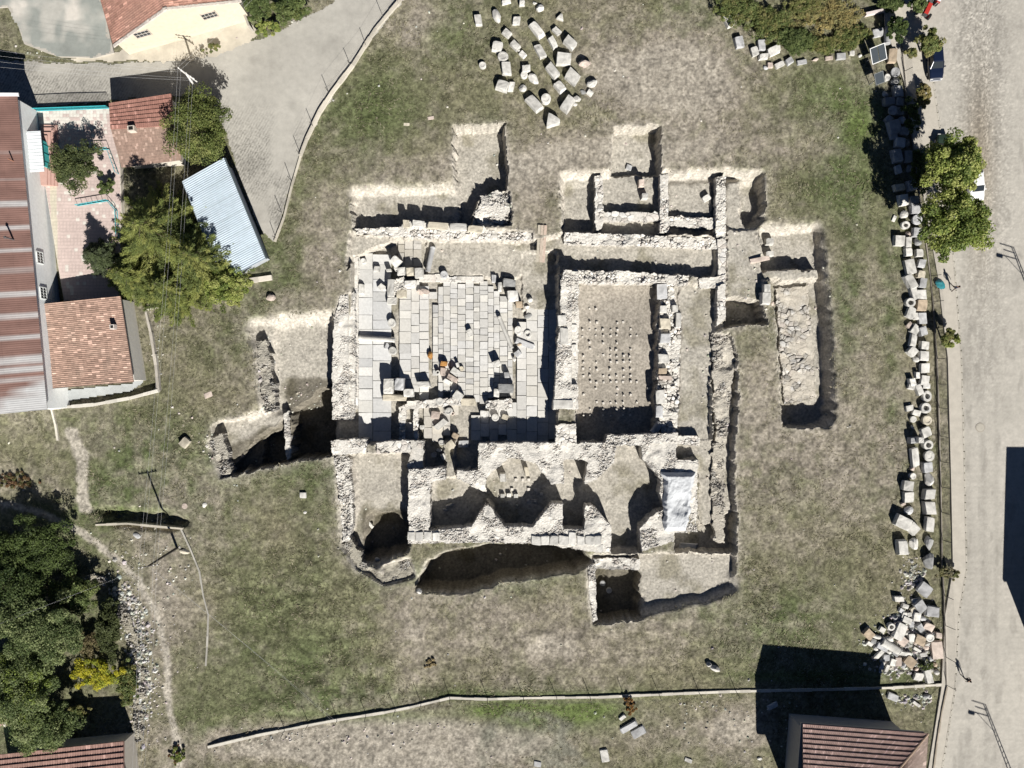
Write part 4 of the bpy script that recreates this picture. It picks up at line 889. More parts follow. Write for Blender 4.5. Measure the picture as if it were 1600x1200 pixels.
# ---- hypocaust pillar stubs
SEEDC = [911,922,932,943,954,964,974,985,996]
ROWY = [482,504,515,525,536,546,556,566,577,588,597,607,617,629,639,649]
proto = None
rd = random.Random(4)
mats = None
for r, y in enumerate(ROWY):
    pos = []
    for cx_ in SEEDC:
        keep = {0: cx_ in (922, 932), 1: cx_ in (922, 932, 964, 974), 13: cx_ > 930 and cx_ != 985}.get(r, rd.random() < (.74 if cx_ < 990 else .35))
        if keep: pos.append(cx_)
    if r == 11: pos.append(1012)
    for i, cx_ in enumerate(pos):
        x_, y_ = cx_ + rd.uniform(-1, 1), y + rd.uniform(-1.2, 1.2)
        if proto is None:
            b = MB(); b.box((0, 0, .03), (.26, .26, .10), .1, (.50, .44, .36)); b.box((.01, 0, .12), (.24, .25, .08), .02, (.60, .56, .49)); b.box((0, .01, .19), (.23, .22, .06), .2, (.66, .62, .56))
            o = proto = b.obj('pillar_stub', MT['rubble'])
        else:
            o = proto.copy(); C.objects.link(o)
        p = W(x_, y_, -2.0); o.location = (p.x, p.y, base_z(x_, y_) - .03); o.rotation_euler = (0, 0, rd.uniform(-.3, .3)); sc_ = rd.uniform(.75, 1.15); o.scale = (sc_, sc_, rd.uniform(.6, 1.3))
        tag(o, f'low brick hypocaust pillar stub, {ORD[i+1]} from the left in the {ORD[r+1]} row of the hall', 'pillar stub', 'pillar stubs of the hypocaust hall')
# octagon stubs
for i, (x_, y_) in enumerate([(806,750),(817,750),(826,750),(800,765),(826,765),(837,765),(804,772),(846,772),(825,782),(836,783)]):
    o = proto.copy(); C.objects.link(o); p = W(x_, y_, -1.9); o.location = (p.x, p.y, base_z(x_, y_) - .03); o.scale = (1.4, 1.4, 1)
    tag(o, f'flat pillar stub in the octagonal room, {ORD[i+1]} counting along its rows from the top', 'pillar stub', 'pillar stubs of the octagonal room')
# ---- plank bridge
b = MB()
for k in range(3): b.box((-.36 + k * .36, 0, .05), (.32, 4.3, .06), random.uniform(-.01, .01), (.42 + k * .03, .38, .31))
b.box((0, 1.7, -.02), (1.15, .14, .08), 0, (.3, .26, .2)); b.box((0, -1.6, -.02), (1.15, .14, .08), 0, (.3, .26, .2))
o = b.obj('plank_bridge', MT['wood']); p = W(846, 381, -.25); o.location = (p.x, p.y, -.22); o.rotation_euler = (R(9), 0, R(-3)); tag(o, 'weathered plank walkway leading down into the excavation between the two north trenches', 'walkway')
# ---- white tarpaulin over the eastern wall mass
gx, gy = np.meshgrid(np.linspace(1038, 1083, 91), np.linspace(738, 830, 185))
ru = gx + 9 * fbm(gx, gy, 26, 3, 6) + (gy - 784) * .12; tz = .70 + .10 * (np.abs(fbm(ru * 1.3, gy * .6, 10, 4, 3) - .5) * 2.4) + .07 * fbm(gx, gy, 4, 3, 8) + .40 * fbm(gx, gy, 22, 3, 7)
dip = np.exp(-(((gx - 1066) / 13.) ** 4 + ((gy - 787) / 16.) ** 4)); tz -= dip * .45
cn = np.minimum(np.minimum(gx - 1038, 1083 - gx) / 6., np.minimum(gy - 738, 830 - gy) / 7.); tz -= np.clip(1 - cn, 0, 1) ** 1.5 * .62
nar = (gy - 738) / 92.; k = (H - .5) / H
mx_ = 1061 + (gx - 1061) * (.85 - .25 * nar + .5 * fbm(gx * .3, gy, 16, 3, 9)) - 5 * nar
Vt = np.stack([(mx_ - 800) * S * k, (600 - gy) * S * k, tz], -1).reshape(-1, 3)
id_ = np.arange(gx.size).reshape(gx.shape); Ft = np.stack([id_[1:, :-1], id_[1:, 1:], id_[:-1, 1:], id_[:-1, :-1]], -1).reshape(-1, 4)
Vc = Vt.mean(0); Vc[2] = .3
o = npmesh('tarpaulin', Vt - Vc, Ft, MT['cloth'], np.tile([[.54, .555, .57]], (len(Vt), 1)), smooth=True); o.location = Vc
tag(o, 'crumpled white protective sheet draped over the wall east of the octagonal rooms', 'tarpaulin')
# ---- white sack
stone('white_sack', 1118,1046,20,10,25,'boulder',.7,'w','lumpy bright white sack lying on the grass near the south boundary wall','sack')
stone('white_sack', 1109,1040,9,8,0,'boulder',.6,'w','small white bundle leaning on the lumpy white sack','sack')
# ---- pebbles and chips: nobody could count them
def chips(n, dens, rmin, rmax, seed, colr, pw=3):
    rs = np.random.RandomState(seed)
    X = rs.uniform(-40, 1640, n); Y = rs.uniform(-40, 1240, n)
    d = samp(dens, X, Y); kp = rs.rand(n) < d; X = X[kp]; Y = Y[kp]; m_ = len(X)
    r = rmin + (rmax - rmin) * rs.rand(m_) ** pw
    z = samp(Z, X, Y)
    base = np.array([[1,0,0],[.3,.95,0],[-.8,.6,0],[-.8,-.6,0],[.3,-.95,0],[.2,.1,.8],[-.3,-.2,.7]])
    ja = 1 + (rs.rand(m_, 7, 3) - .5) * .5
    a = rs.rand(m_) * 6.28; ca, sa = np.cos(a), np.sin(a)
    P = base[None] * ja * r[:, None, None]
    Px = P[..., 0] * ca[:, None] - P[..., 1] * sa[:, None]; Py = P[..., 0] * sa[:, None] + P[..., 1] * ca[:, None]
    V = np.stack([Px + ((X - 800) * S)[:, None], Py + ((600 - Y) * S)[:, None], P[..., 2] + z[:, None] - .01], -1)
    f = np.array([[0,1,5],[1,2,6],[2,3,6],[3,4,6],[4,0,5],[4,5,6],[1,6,5]])
    F = (f[None] + (np.arange(m_) * 7)[:, None, None]).reshape(-1, 3)
    g = rs.uniform(.55, 1.1, m_); c = np.array(colr)[None] * g[:, None] + rs.uniform(-.03, .03, (m_, 3))
    return V.reshape(-1, 3), F, np.repeat(np.clip(c, .05, .8), 7, 0)
dn = np.zeros((RH, RW), np.float32) + .0025 + .03 * np.clip(fbm(GX, GY, 50, 3, 99) - .5, 0, 1)
def dnb(x, y, rx, ry, a, ang=0): blob(dn, x, y, rx, ry, a, ang)
for b_ in [(212,980,22,90,.9,-12),(225,1080,26,60,.9),(240,900,50,50,.12),(275,960,30,100,.15),(450,1152,90,12,.5),(640,1150,120,30,.10),(1415,1090,40,12,.6),(1120,1110,110,20,.18),(1150,1180,60,30,.2),(1425,890,14,20,.9),(470,620,30,20,.35),(1170,420,20,70,.12),(1120,600,20,100,.3),(330,700,20,20,.5),(245,520,12,60,.5),(1345,1010,20,30,.2),(80,80,60,10,.4),(430,30,60,10,.3),(240,860,60,40,.15)]: dnb(*b_)
dn += rim * .05 + np.clip(blur(dig, 3, 1), 0, 1) * .012
fill(dn, [(1440,-80)] + KERB + [(1720,1290),(1720,-80)], 0); fill(dn, LANE, 0); fill(dn, [(555,404),(868,404),(868,690),(555,690)], 0); fill(dn, [(904,440),(1030,440),(1026,690),(902,690)], .004)
dnb(1415,985,34,40,.5,-20); dnb(1410,1030,40,20,.4); dnb(1425,890,16,24,.7)
v, f, c = chips(190000, dn, .035, .21, 3, (.56, .53, .47))
tag(npmesh('pebbles', v, f, MT['stone'], c), kind='stuff')
dn[:] = 0; dnb(1418,975,26,22,.55,-30); dnb(1408,1012,38,20,.6,15); dnb(1445,1000,16,40,.5); dnb(1405,1045,34,12,.4); dnb(1428,905,14,22,.55); dnb(1435,1092,30,9,.35); dnb(205,965,16,50,.5,-20); dnb(222,1060,14,60,.5); dnb(1134,620,8,60,.3); dnb(770,325,16,18,.5); dnb(412,590,10,40,.35); dnb(1228,905,6,6,0)
v, f, c = chips(420000, dn, .08, .36, 5, (.52, .505, .47), 1.8)
tag(npmesh('rubble', v, f, MT['stone'], c), kind='stuff')
# ================================================================ BUILDINGS
def grid_roof(name, A, B, Cc, Dd, nrow, ncol, mat, colf, lift=.06, rib=.03, parent=None, sub=3, sag=0.0):
    """roof slope: A-B along the eave, D-C along the ridge; courses lap like tiles, ribs run up the slope"""
    A, B, Cc, Dd = [np.array(p, float) for p in (A, B, Cc, Dd)]
    n = np.cross(B - A, Dd - A); n /= np.linalg.norm(n); n = n if n[2] > 0 else -n
    nu = ncol * sub + 1
    us = np.linspace(0, 1, nu); vs_ = []; lf = []; row = []
    for r in range(nrow):
        vs_ += [r / nrow, (r + .97) / nrow]; lf += [lift, 0]; row += [r, r]
    vs_ = np.array(vs_); lf = np.array(lf); row = np.array(row)
    Ug, Vg = np.meshgrid(us, vs_)
    P = (A * (1 - Ug[..., None]) + B * Ug[..., None]) * (1 - Vg[..., None]) + (Dd * (1 - Ug[..., None]) + Cc * Ug[..., None]) * Vg[..., None]
    ribz = rib * (np.cos(Ug * ncol * 2 * math.pi) * .5 + .5)
    wob = (vnoise(Ug * ncol, row[:, None] * 1.0 + 0 * Ug, 3, 5) - .5) * .04
    P = P + n * (lf[:, None] + ribz + wob)[..., None]
    P[..., 2] -= sag * (4 * Ug * (1 - Ug))
    col = colf(Ug, Vg, np.floor(Ug * ncol * .999), row[:, None] + 0 * Ug)
    id_ = np.arange(Ug.size).reshape(Ug.shape)
    F = np.stack([id_[:-1, :-1], id_[:-1, 1:], id_[1:, 1:], id_[1:, :-1]], -1).reshape(-1, 4)
    d = n[None, None] * .1
    Vv = P.reshape(-1, 3)
    # underside so the roof has thickness
    cs = np.array([A, B, Cc, Dd]) - n * .08; k = len(Vv)
    V2 = np.concatenate([Vv, cs]); F = np.concatenate([F, [[k + 3, k + 2, k + 1, k], [k, k + 1, id_[0, -1], id_[0, 0]], [k + 1, k + 2, id_[-1, -1], id_[0, -1]], [k + 2, k + 3, id_[-1, 0], id_[-1, -1]], [k + 3, k, id_[0, 0], id_[-1, 0]]]])
    c2 = np.concatenate([col.reshape(-1, 3), np.tile(col.reshape(-1, 3).mean(0), (4, 1))])
    return npmesh(name, V2, F, mat, c2, parent, world=parent is not None)
_hr = np.random.RandomState(77).rand(400, 400)
def tilecol(base, var=.45, moss=.0, sd=0):
    base = np.array(base)
    def f(U, V, c, r):
        h = _hr[(c.astype(int) + sd) % 400, (r.astype(int) * 7 + sd) % 400]
        n = fbm(c, r * 2.5, 9, 3, sd + 2)
        out = base * (1 - var * .5 + var * (h * .55 + n * .6))[..., None]
        out = out * (1 - moss * np.clip(n - .5, 0, 1) * 2.2)[..., None] + np.array([.11, .105, .085]) * (moss * np.clip(n - .5, 0, 1) * 2.2)[..., None]
        lt = (h > .93)[..., None]
        return np.where(lt, out * 1.35 + .03, out)
    return f
def wall_box(polyw, z0, z1, col, parent, name='wall', z1l=None):
    return MB().prism([(p[0], p[1]) for p in polyw], z0, z1l or z1, col).obj(name, MT['plain'], parent, world=True)
def window(parent, p, nrm, w, h, fr=(.55, .52, .47), bars=True):
    """p centre on wall, nrm outward"""
    nrm = Vector(nrm).normalized(); u = Vector((0, 0, 1)).cross(nrm); m = MB(); a = math.atan2(u.y, u.x)
    for s_ in (-1, 1):
        m.box(Vector(p) + u * s_ * (w / 2) + nrm * .03, (.09, .12, h + .09), a, fr); m.box(Vector(p) + Vector((0, 0, s_ * h / 2)) + nrm * .03, (w, .12, .09), a, fr)
    if bars:
        for k in range(1, 4): m.box(Vector(p) + u * (w * (k / 4 - .5)) + nrm * .06, (.04, .04, h), a, (.5, .5, .48))
        m.box(Vector(p) + nrm * .06, (w, .05, .05), a, fr)
    o = m.obj('window', MT['plain'], parent, world=True)
    g = MB().box(Vector(p) + nrm * .01, (w - .06, .03, h - .06), a); g.obj('glass', MT['glass'], o)
    return o
# ---- cream house, top
g0 = Vector((*XY(203, 86), 0)); g1 = Vector((*XY(393, 32), 0))
along = (g1 - g0).normalized(); back = Vector((-along.y, along.x, 0))
t = empty('cream_house', 'cream walled house with a rough gable, red tile roof and two barred windows, top edge', 'house', g0 + Vector((0, 0, 0)))
pk = (W(258, 12, 7) - g0).dot(along); Ln = (g1 - g0).length
dep = 13
m = MB()
front = [(0, -.3), (Ln, -.3), (Ln, 4.8), (pk, 7.0), (0, 3.2)]
vs = [g0 + along * a + Vector((0, 0, z)) for a, z in front] + [g0 + along * a + back * dep + Vector((0, 0, z)) for a, z in front]
m.add(vs, [[0, 1, 2, 3, 4], [9, 8, 7, 6, 5], [0, 5, 6, 1], [1, 6, 7, 2], [4, 9, 5, 0]], (.58, .52, .405))
m.obj('wall', MT['plain'], t, world=True)
f_ = lambda a, z, b=0: g0 + along * a + back * b + Vector((0, 0, z))
grid_roof('roof', f_(-.35, 3.02, -.25), f_(-.35, 3.02, dep), f_(pk, 7.1, dep), f_(pk, 7.1, -.25), 14, 50, MT['tile'], tilecol((.42, .235, .18), .7, .35, 3), parent=t, sag=.08)
grid_roof('roof', f_(Ln + .3, 4.7, dep), f_(Ln + .3, 4.7, -.25), f_(pk, 7.1, -.25), f_(pk, 7.1, dep), 16, 50, MT['tile'], tilecol((.45, .25, .19), .6, .25, 8), parent=t, sag=.08)
m = MB()
for k in range(26):
    a = k / 25; z = 3.15 + (7.1 - 3.15) * a
    m.box(f_(-.2 + (pk + .2) * a, z, -.22), (.42, .3, .16), math.atan2(along.y, along.x) + random.uniform(-.2, .2), (.62, .56, .5), random.uniform(-.1, .1), -.6)
    a2 = k / 25; m.box(f_(pk + (Ln - pk + .2) * a2, 7.12 - 2.35 * a2, -.22), (.5, .28, .14), math.atan2(along.y, along.x) + random.uniform(-.2, .2), (.6, .54, .47), 0, .25)
m.obj('gable_coping', MT['tile'], t, world=True)
for px_, py_, z_ in ((222, 52, 3.5), (328, 27, 3.4)):
    p = W(px_, py_, z_); a = (p - g0).dot(along)
    window(t, f_(a, z_), -back, 1.7, 1.15, (.5, .44, .38))
# ---- concrete yard and its bank in the top left corner, tiny ruins on it
YARD = [(-90,-90),(158,-90),(160,0),(180,84),(150,92),(95,90),(76,84),(40,70),(30,40),(14,12),(-90,20)]
def yardcol(X, Y):
    n = fbm(X, Y, 45, 4, 21)[:, None]; wht = np.clip((fbm(X, Y, 36, 3, 25) - .56) * 7, 0, 1)[:, None]
    c = np.array([.30, .315, .29]) * (.8 + .4 * n)
    edge = np.clip(1 - np.abs(X - 118 + Y * .1) / 14, 0, 1)[:, None] * (Y < 34)[:, None] + np.clip(1 - np.hypot(X - 30, Y - 20) / 26, 0, 1)[:, None]
    return c * (1 - np.clip(edge + wht * .5, 0, 1)) + np.array([.62, .58, .52]) * np.clip(edge + wht * .5, 0, 1)
sheet('concrete_yard', YARD, .32, MT['road'], yardcol, 2.5, 10)
m = MB(); yp = [XY(*p) for p in YARD]
m.prism(yp, -.3, .29, (.46, .43, .38)); m.obj('yard_slab', MT['road']).__setitem__('kind', 'structure')
clear(YARD)
DIRT = [(-90,60),(40,72),(90,90),(180,92),(300,62),(393,36),(396,62),(300,92),(180,102),(90,100),(-90,80)]
sheet('house_forecourt', [(178,80),(393,30),(404,52),(385,70),(330,92),(250,100),(180,98),(120,98),(100,90)], lambda X, Y: samp(Z, X, Y) + .07, MT['road'], lambda X, Y: np.array([.56, .51, .42]) * (.78 + .4 * fbm(X, Y, 18, 4, 31))[:, None], 2, 14)
clear([(178,80),(393,30),(404,52),(385,70),(330,92),(250,100),(180,98),(120,98),(100,90)])
# ---- long house with the rusty sheet roof, left edge
eN, eS = W(27, 150, 4.9), W(74, 640, 4.9)
t = empty('long_house', 'long house with a rusty red sheet roof and pale blue wall on the left edge', 'house', (eN.x, eN.y, 0))
b0, b1 = Vector((eN.x - .35, eN.y - .15, 0)), Vector((eS.x - .35, eS.y + .1, 0))
ax_ = (eS - eN).normalized(); wd = Vector((-abs(ax_.y), -ax_.x if ax_.y > 0 else ax_.x, 0)).normalized()
wd = Vector((ax_.y, -ax_.x, 0)); wd = wd if wd.x < 0 else -wd
wall_box([b0, b1, b1 + wd * 11, b0 + wd * 11], -.3, 4.85, (.84, .86, .85), t)
def rust_and_glare(U, V, c, r):
    Ym = U   # along the eave north to south
    base = np.array([.20, .115, .095]) * (.75 + .5 * fbm(U * 500, V * 90, 40, 4, 51))[..., None]
    st = np.zeros(U.shape)  # pale bands: faded sheet ends, with the glare of their overlaps painted in
    for y_, w_, k_ in ((318, 5, .9), (355, 4, .75), (390, 3.5, .7), (421, 5, .35), (458, 4.5, .95), (492, 5, .75), (525, 4, .8), (560, 7, .9), (575, 5, .9), (590, 4, .6), (238, 3, .2), (280, 2, .25)):
        d = (U * 490 + 150) - y_
        st = np.maximum(st, k_ * np.exp(-(d / w_) ** 4) * np.clip(.55 + fbm(U * 900, V * 70, 6, 3, 53) * .9 - V * .3, 0, 1))
    st = np.maximum(st, np.clip((U * 490 + 150 - 592 - V * 30 + 60 * (fbm(U * 500, V * 60, 25, 3, 54) - .5)) / 12, 0, 1))
    st = st * .8
    return base * (.75 + .5 * fbm(U * 700, V * 200, 14, 3, 57))[..., None] * (1 - st[..., None]) + np.array([.54, .56, .56]) * st[..., None]
rN, rS = eN + wd * 5.6 + Vector((0, 0, 1.5)), eS + wd * 5.6 + Vector((0, 0, 1.5))
grid_roof('roof', eN, eS, rS, rN, 3, 150, MT['metal'], rust_and_glare, .03, .018, t)
grid_roof('roof', eS + wd * 11.4, eN + wd * 11.4, rN, rS, 3, 150, MT['metal'], rust_and_glare, .05, .05, t)
m = MB(); m.box((eN + rN) / 2 + Vector((0, .12, .08)), (6.2, .32, .22), math.atan2(wd.y, wd.x), (.72, .72, .74), 0, -.26); m.obj('gable_trim', MT['plain'], t, world=True)
m = MB(); p = W(16, 373, 5.9); m.tube([p - Vector((0, 0, .8)), p + Vector((0, 0, .9))], .09, 10, (.1, .09, .09)); m.tube([p + Vector((0, 0, .85)), p + Vector((0, 0, 1.0))], [.16, .1], 10, (.1, .09, .09)); m.obj('stove_pipe', MT['dark'], t, world=True)
m = MB(); p = W(17, 250, 5.6); m.tube([p - Vector((0, 0, .5)), p + Vector((0, 0, .5))], .07, 8, (.3, .15, .1)); m.obj('stove_pipe', MT['dark'], t, world=True)
nr = -wd
for y_, z_ in ((398, 1.9), (455, 1.9)):
    f = (y_ - 150) / 490; p = b0 * (1 - f) + b1 * f + Vector((0, 0, z_ + 1.2)); window(t, p + nr * .02, nr, 1.3, 1.1, (.72, .74, .72))
m = MB(); f = .16; p = b0 * (1 - f) + b1 * f
q = p + nr * .7 + Vector((0, 0, 3.1)); m.box(q, (1.5, 4.6, .08), math.atan2(nr.y, nr.x), (.72, .76, .78), 0, .12)
for k in range(12): m.box(q + ax_ * (k - 5.5) * .38 + Vector((0, 0, .05)), (1.5, .07, .05), math.atan2(nr.y, nr.x), (.80, .84, .85), 0, .12)
m.obj('porch_canopy', MT['metal'], t, world=True)
m = MB(); q = p + nr * 1.1 + Vector((0, 0, 1.7)); m.box(q, (.12, 3.0, 2.1), math.atan2(nr.y, nr.x), (.06, .42, .42))
for k in (-1, 0, 1): m.box(q + ax_ * k * 1.0 + nr * .08, (.05, .08, 2.1), math.atan2(nr.y, nr.x), (.03, .26, .27))
m.obj('door', MT['plain'], t, world=True)
# ---- courtyard terrace in front of it
TERR = [(58,172),(172,168),(188,262),(190,330),(186,466),(100,470),(88,400),(66,262)]
TERR = [plan(x, y, .8) for x, y in TERR]
def terrcol(X, Y):
    u, v = np.floor((X - Y * .06) / 5.2), np.floor(Y / 5.2)
    h = _hr[u.astype(int) % 400, v.astype(int) % 400]
    pink = np.array([.58, .47, .43]); wh = np.array([.70, .655, .59])
    c = np.where(((h > .93) | (Y < 205) & (h > .3))[:, None], wh, pink)
    c = np.where((np.abs(X - (84 + Y * .02)) < 5)[:, None] & (Y > 230)[:, None], np.array([.60, .55, .44]), c)
    jn = ((X - Y * .06) % 5.2 < .8) | (Y % 5.2 < .8)
    return c * np.where(jn, .85, 1)[:, None] * (.9 + .2 * fbm(X, Y, 30, 3, 61))[:, None]
sheet('terrace', TERR, .83, MT['paving'], terrcol, 1.3)
m = MB(); m.prism([XY(*p) for p in TERR], -.3, .8, (.62, .57, .49)); m.obj('terrace_base', MT['plain']).__setitem__('kind', 'structure')
clear(TERR)
t = empty('entrance_steps', 'reddish stepped landing in front of the teal door of the long house', 'steps', (*XY(74, 240), .84))
m = MB()
for k, (x0, x1, y0, y1) in enumerate([(64, 88, 194, 290), (64, 84, 199, 290), (63, 80, 207, 290), (62, 76, 213, 290)]):
    m = MB(); m.prism([XY(*plan(a, b_, 1.2)) for a, b_ in ((x0, y0), (x1, y0), (x1, y1), (x0, y1))], .84 + k * .17, 1.0 + k * .17, (.52, .33, .28)); m.obj('step', MT['plain'], t, world=True)
def railing(name, pts, z0, h, col, label, n=14, cat='railing'):
    p0 = pts[0]; t = empty(name, label, cat, (*XY(*p0), z0)); m = MB()
    P = [Vector((*XY(*p), z0)) for p in pts]
    for hh in (h, h * .15): m.tube([p + Vector((0, 0, hh)) for p in P], .04, 6, col)
    m.obj('rail', MT['plain'], t, world=True); L_ = sum((b_ - a).length for a, b_ in zip(P, P[1:]))
    m = MB()
    for a, b_ in zip(P, P[1:]):
        k = max(2, int(n * (b_ - a).length / L_))
        for i in range(k + 1): q = a.lerp(b_, i / k); m.tube([q, q + Vector((0, 0, h))], .025, 5, col)
    m.obj('baluster', MT['plain'], t, world=True)
TEAL = (.05, .42, .47)
railing('railing', [plan(x, y, .8) for x, y in ((32,176),(60,174),(172,170))], .8, 1.0, TEAL, 'long teal railing along the top of the terrace above the lane', 60)
railing('railing', [plan(x, y, .8) for x, y in ((110,236),(172,234),(186,272))], .8, .9, TEAL, 'short teal railing with a corner behind the bushy shrub on the terrace', 14)
railing('railing', [plan(x, y, .8) for x, y in ((122,322),(170,314),(184,330),(186,372))], .8, .7, TEAL, 'teal railing round the raised terrace corner beside the spruce', 14)
# ---- small two roof house
A_, B_, C_, D_ = W(174, 200, 3.3), W(176, 162, 2.9), W(266, 148, 2.9), W(272, 196, 3.5)
t = empty('small_tiled_house', 'small house with two red roofs, ribbed above and weathered flat below, under the leafy tree', 'house', (A_.x, A_.y, 0))
wall_box([(W(178,164,2.9).x, W(178,164,2.9).y), (W(264,152,2.9).x, W(264,152,2.9).y), (W(276,248,2.6).x, W(276,248,2.6).y), (W(196,254,2.6).x, W(196,254,2.6).y)], -.3, 2.6, (.6, .55, .47), t)
grid_roof('roof', W(268, 147, 3.1), W(171, 162, 3.1), W(173, 202, 3.35), W(272, 196, 3.35), 7, 30, MT['tile'], tilecol((.29, .15, .12), .5, .2, 5), .1, .04, t)
grid_roof('roof', W(190, 262, 2.6), W(284, 250, 2.6), W(274, 195, 3.25), W(173, 201, 3.25), 14, 34, MT['tile'], tilecol((.31, .215, .172), .4, .4, 15), .02, .015, t)
m = MB(); p = W(207, 202, 3.5); m.box(p, (.75, .6, .8), .1, (.6, .54, .46)); m.box(p + Vector((0, 0, .41)), (.5, .38, .03), .1, (.02, .02, .02)); m.obj('chimney', MT['rubble'], t, world=True)
# ---- pale blue shed
q4 = [W(284, 284, 3.0), W(350, 247, 2.6), W(415, 404, 2.6), W(346, 440, 3.0)]
t = empty('blue_shed', 'shed with a pale blue sheet metal roof between the spruce and the lane', 'shed', (q4[0].x, q4[0].y, 0))
cc_ = sum(q4, Vector()) / 4
wall_box([(cc_ + (p - cc_) * .93) for p in q4], -.3, 2.5, (.36, .38, .40), t)
def bluec(U, V, c, r): return np.array([.47, .55, .62]) * (.85 + .25 * fbm(U * 160, V * 60, 30, 3, 71))[..., None] * np.where((U * 60) % 10 < .7, .85, 1)[..., None]
grid_roof('roof', q4[1], q4[2], q4[3], q4[0], 2, 52, MT['metal'], bluec, .03, .05, t)
m = MB(); m.tube([q4[1] + Vector((.1, 0, -.05)), q4[2] + Vector((.1, 0, -.05))], .09, 8, (.08, .1, .11)); m.obj('gutter', MT['dark'], t, world=True)
# ---- orange tiled house
q4 = [W(58, 476, 2.9), W(188, 463, 3.5), W(209, 597, 3.5), W(72, 608, 2.9)]
t = empty('orange_tiled_house', 'low house with a mottled orange tile roof and small chimney, left edge', 'house', (q4[0].x, q4[0].y, 0))
cc_ = sum(q4, Vector()) / 4
wall_box([(cc_ + (p - cc_) * .95) for p in q4], -.3, 2.75, (.66, .63, .57), t)
grid_roof('roof', q4[3], q4[0], q4[1], q4[2], 22, 44, MT['tile'], tilecol((.38, .255, .20), .9, .5, 25), .05, .05, t, sag=.1)
m = MB(); p = W(178, 511, 3.6); m.box(p, (.5, .5, .9), .1, (.66, .6, .55)); m.box(p + Vector((0, 0, .46)), (.3, .3, .03), .1, (.03, .03, .03)); m.obj('chimney', MT['rubble'], t, world=True)
sheet('side_path', [(188,470),(206,470),(226,598),(206,612),(76,632),(72,612),(208,598)], lambda X, Y: samp(Z, X, Y) + .12, MT['road'], lambda X, Y: np.array([.40, .42, .42]) * (.85 + .3 * fbm(X, Y, 20, 3, 81))[:, None], 2)
clear([(188,470),(206,470),(226,598),(206,612),(76,632),(72,612)])
# ---- tile roofed house, bottom right
ze = 5.2
A_, B_ = W(1254, 1131, ze), W(1450, 1146, ze)
ux = (B_ - A_).normalized(); uy = Vector((ux.y, -ux.x, 0)); uy = uy if uy.y < 0 else -uy
t = empty('tiled_house', 'big house with dark red ribbed tile roof and grey eaves at the bottom edge', 'house', (A_.x, A_.y, 0))
w0 = A_ + ux * .5 + uy * 1.1; Lh = (B_ - A_).length
wall_box([w0, w0 + ux * (Lh - 1.8), w0 + ux * (Lh - 1.8) + uy * 8.2, w0 + uy * 8.2], -.3, ze - .35, (.36, .345, .32), t)
m = MB(); s0 = A_ - ux * .1 - uy * .06
m.prism([(p.x, p.y) for p in (s0, s0 + ux * (Lh - .3), s0 + ux * (Lh + .05) + uy * .4, s0 + ux * (Lh + .05) + uy * 10, s0 + uy * 10)], ze - .34, ze - .1, (.34, .33, .315)); m.obj('eave_slab', MT['plain'], t, world=True)
dr = Vector((0, 0, 1.15)); R0 = A_ + uy * 5 + dr; R1 = B_ - ux * 4.6 + uy * 5 + dr; D0 = A_ + uy * 10; C0 = B_ + uy * 10
rc = tilecol((.29, .20, .178), .4, .12, 35)
grid_roof('roof', B_, A_, R0, R1, 10, 62, MT['tile'], rc, .13, .05, t)
grid_roof('roof', D0, C0, R1, R0, 10, 62, MT['tile'], rc, .13, .05, t)
grid_roof('roof', C0, B_, R1, R1 + uy * .02, 10, 46, MT['tile'], tilecol((.36, .28, .24), .5, .2, 45), .05, .04, t)
m = MB(); m.tube([B_ + Vector((0, 0, .05)), R1 + Vector((0, 0, .1))], .13, 8, (.40, .30, .22)); m.tube([R0 + Vector((0, 0, .1)), R1 + Vector((0, 0, .1))], .13, 8, (.3, .17, .13)); m.obj('ridge_cap', MT['tile'], t, world=True)
# ---- red roof, bottom left, and a house corner at the left edge
A_, B_ = W(26, 1176, 3.0), W(194, 1158, 3.0)
ux = (B_ - A_).normalized(); uy = Vector((ux.y, -ux.x, 0)); uy = uy if uy.y < 0 else -uy
t = empty('red_tiled_house', 'house with stepped red tile courses at the bottom left corner of the picture', 'house', (A_.x, A_.y, 0))
wall_box([A_ + uy * .3, B_ + uy * .3 - ux * .3, B_ + uy * 6 - ux * .3, A_ + uy * 6], -.3, 2.9, (.5, .46, .4), t)
grid_roof('roof', B_, A_ - ux * 2, A_ - ux * 2 + uy * 3.5 + Vector((0, 0, .75)), B_ + uy * 3.5 + Vector((0, 0, .75)), 6, 50, MT['tile'], tilecol((.30, .185, .155), .55, .2, 55), .13, .05, t)
grid_roof('roof', A_ - ux * 2 + uy * 7, B_ + uy * 7, B_ + uy * 3.5 + Vector((0, 0, .75)), A_ - ux * 2 + uy * 3.5 + Vector((0, 0, .75)), 6, 50, MT['tile'], tilecol((.33, .15, .11), .55, .2, 56), .13, .05, t)
p = W(6, 1130, 2.6); t = empty('corner_shed', 'corner of a small shed with a teal wall and reddish roof edge, left edge', 'shed', (p.x - 2, p.y + 2, 0))
m = MB(); m.box((p.x - 2.2, p.y + 2.2, 1.2), (4.0, 5.2, 2.4), .15, (.25, .42, .40)); m.obj('wall', MT['plain'], t, world=True)
m = MB(); m.box((p.x - 2.2, p.y + 2.2, 2.5), (4.4, 5.6, .18), .15, (.42, .30, .24)); m.box((p.x - .25, p.y + 2.4, 2.62), (.3, 5.6, .1), .15, (.66, .62, .55)); m.obj('roof', MT['plain'], t, world=True)
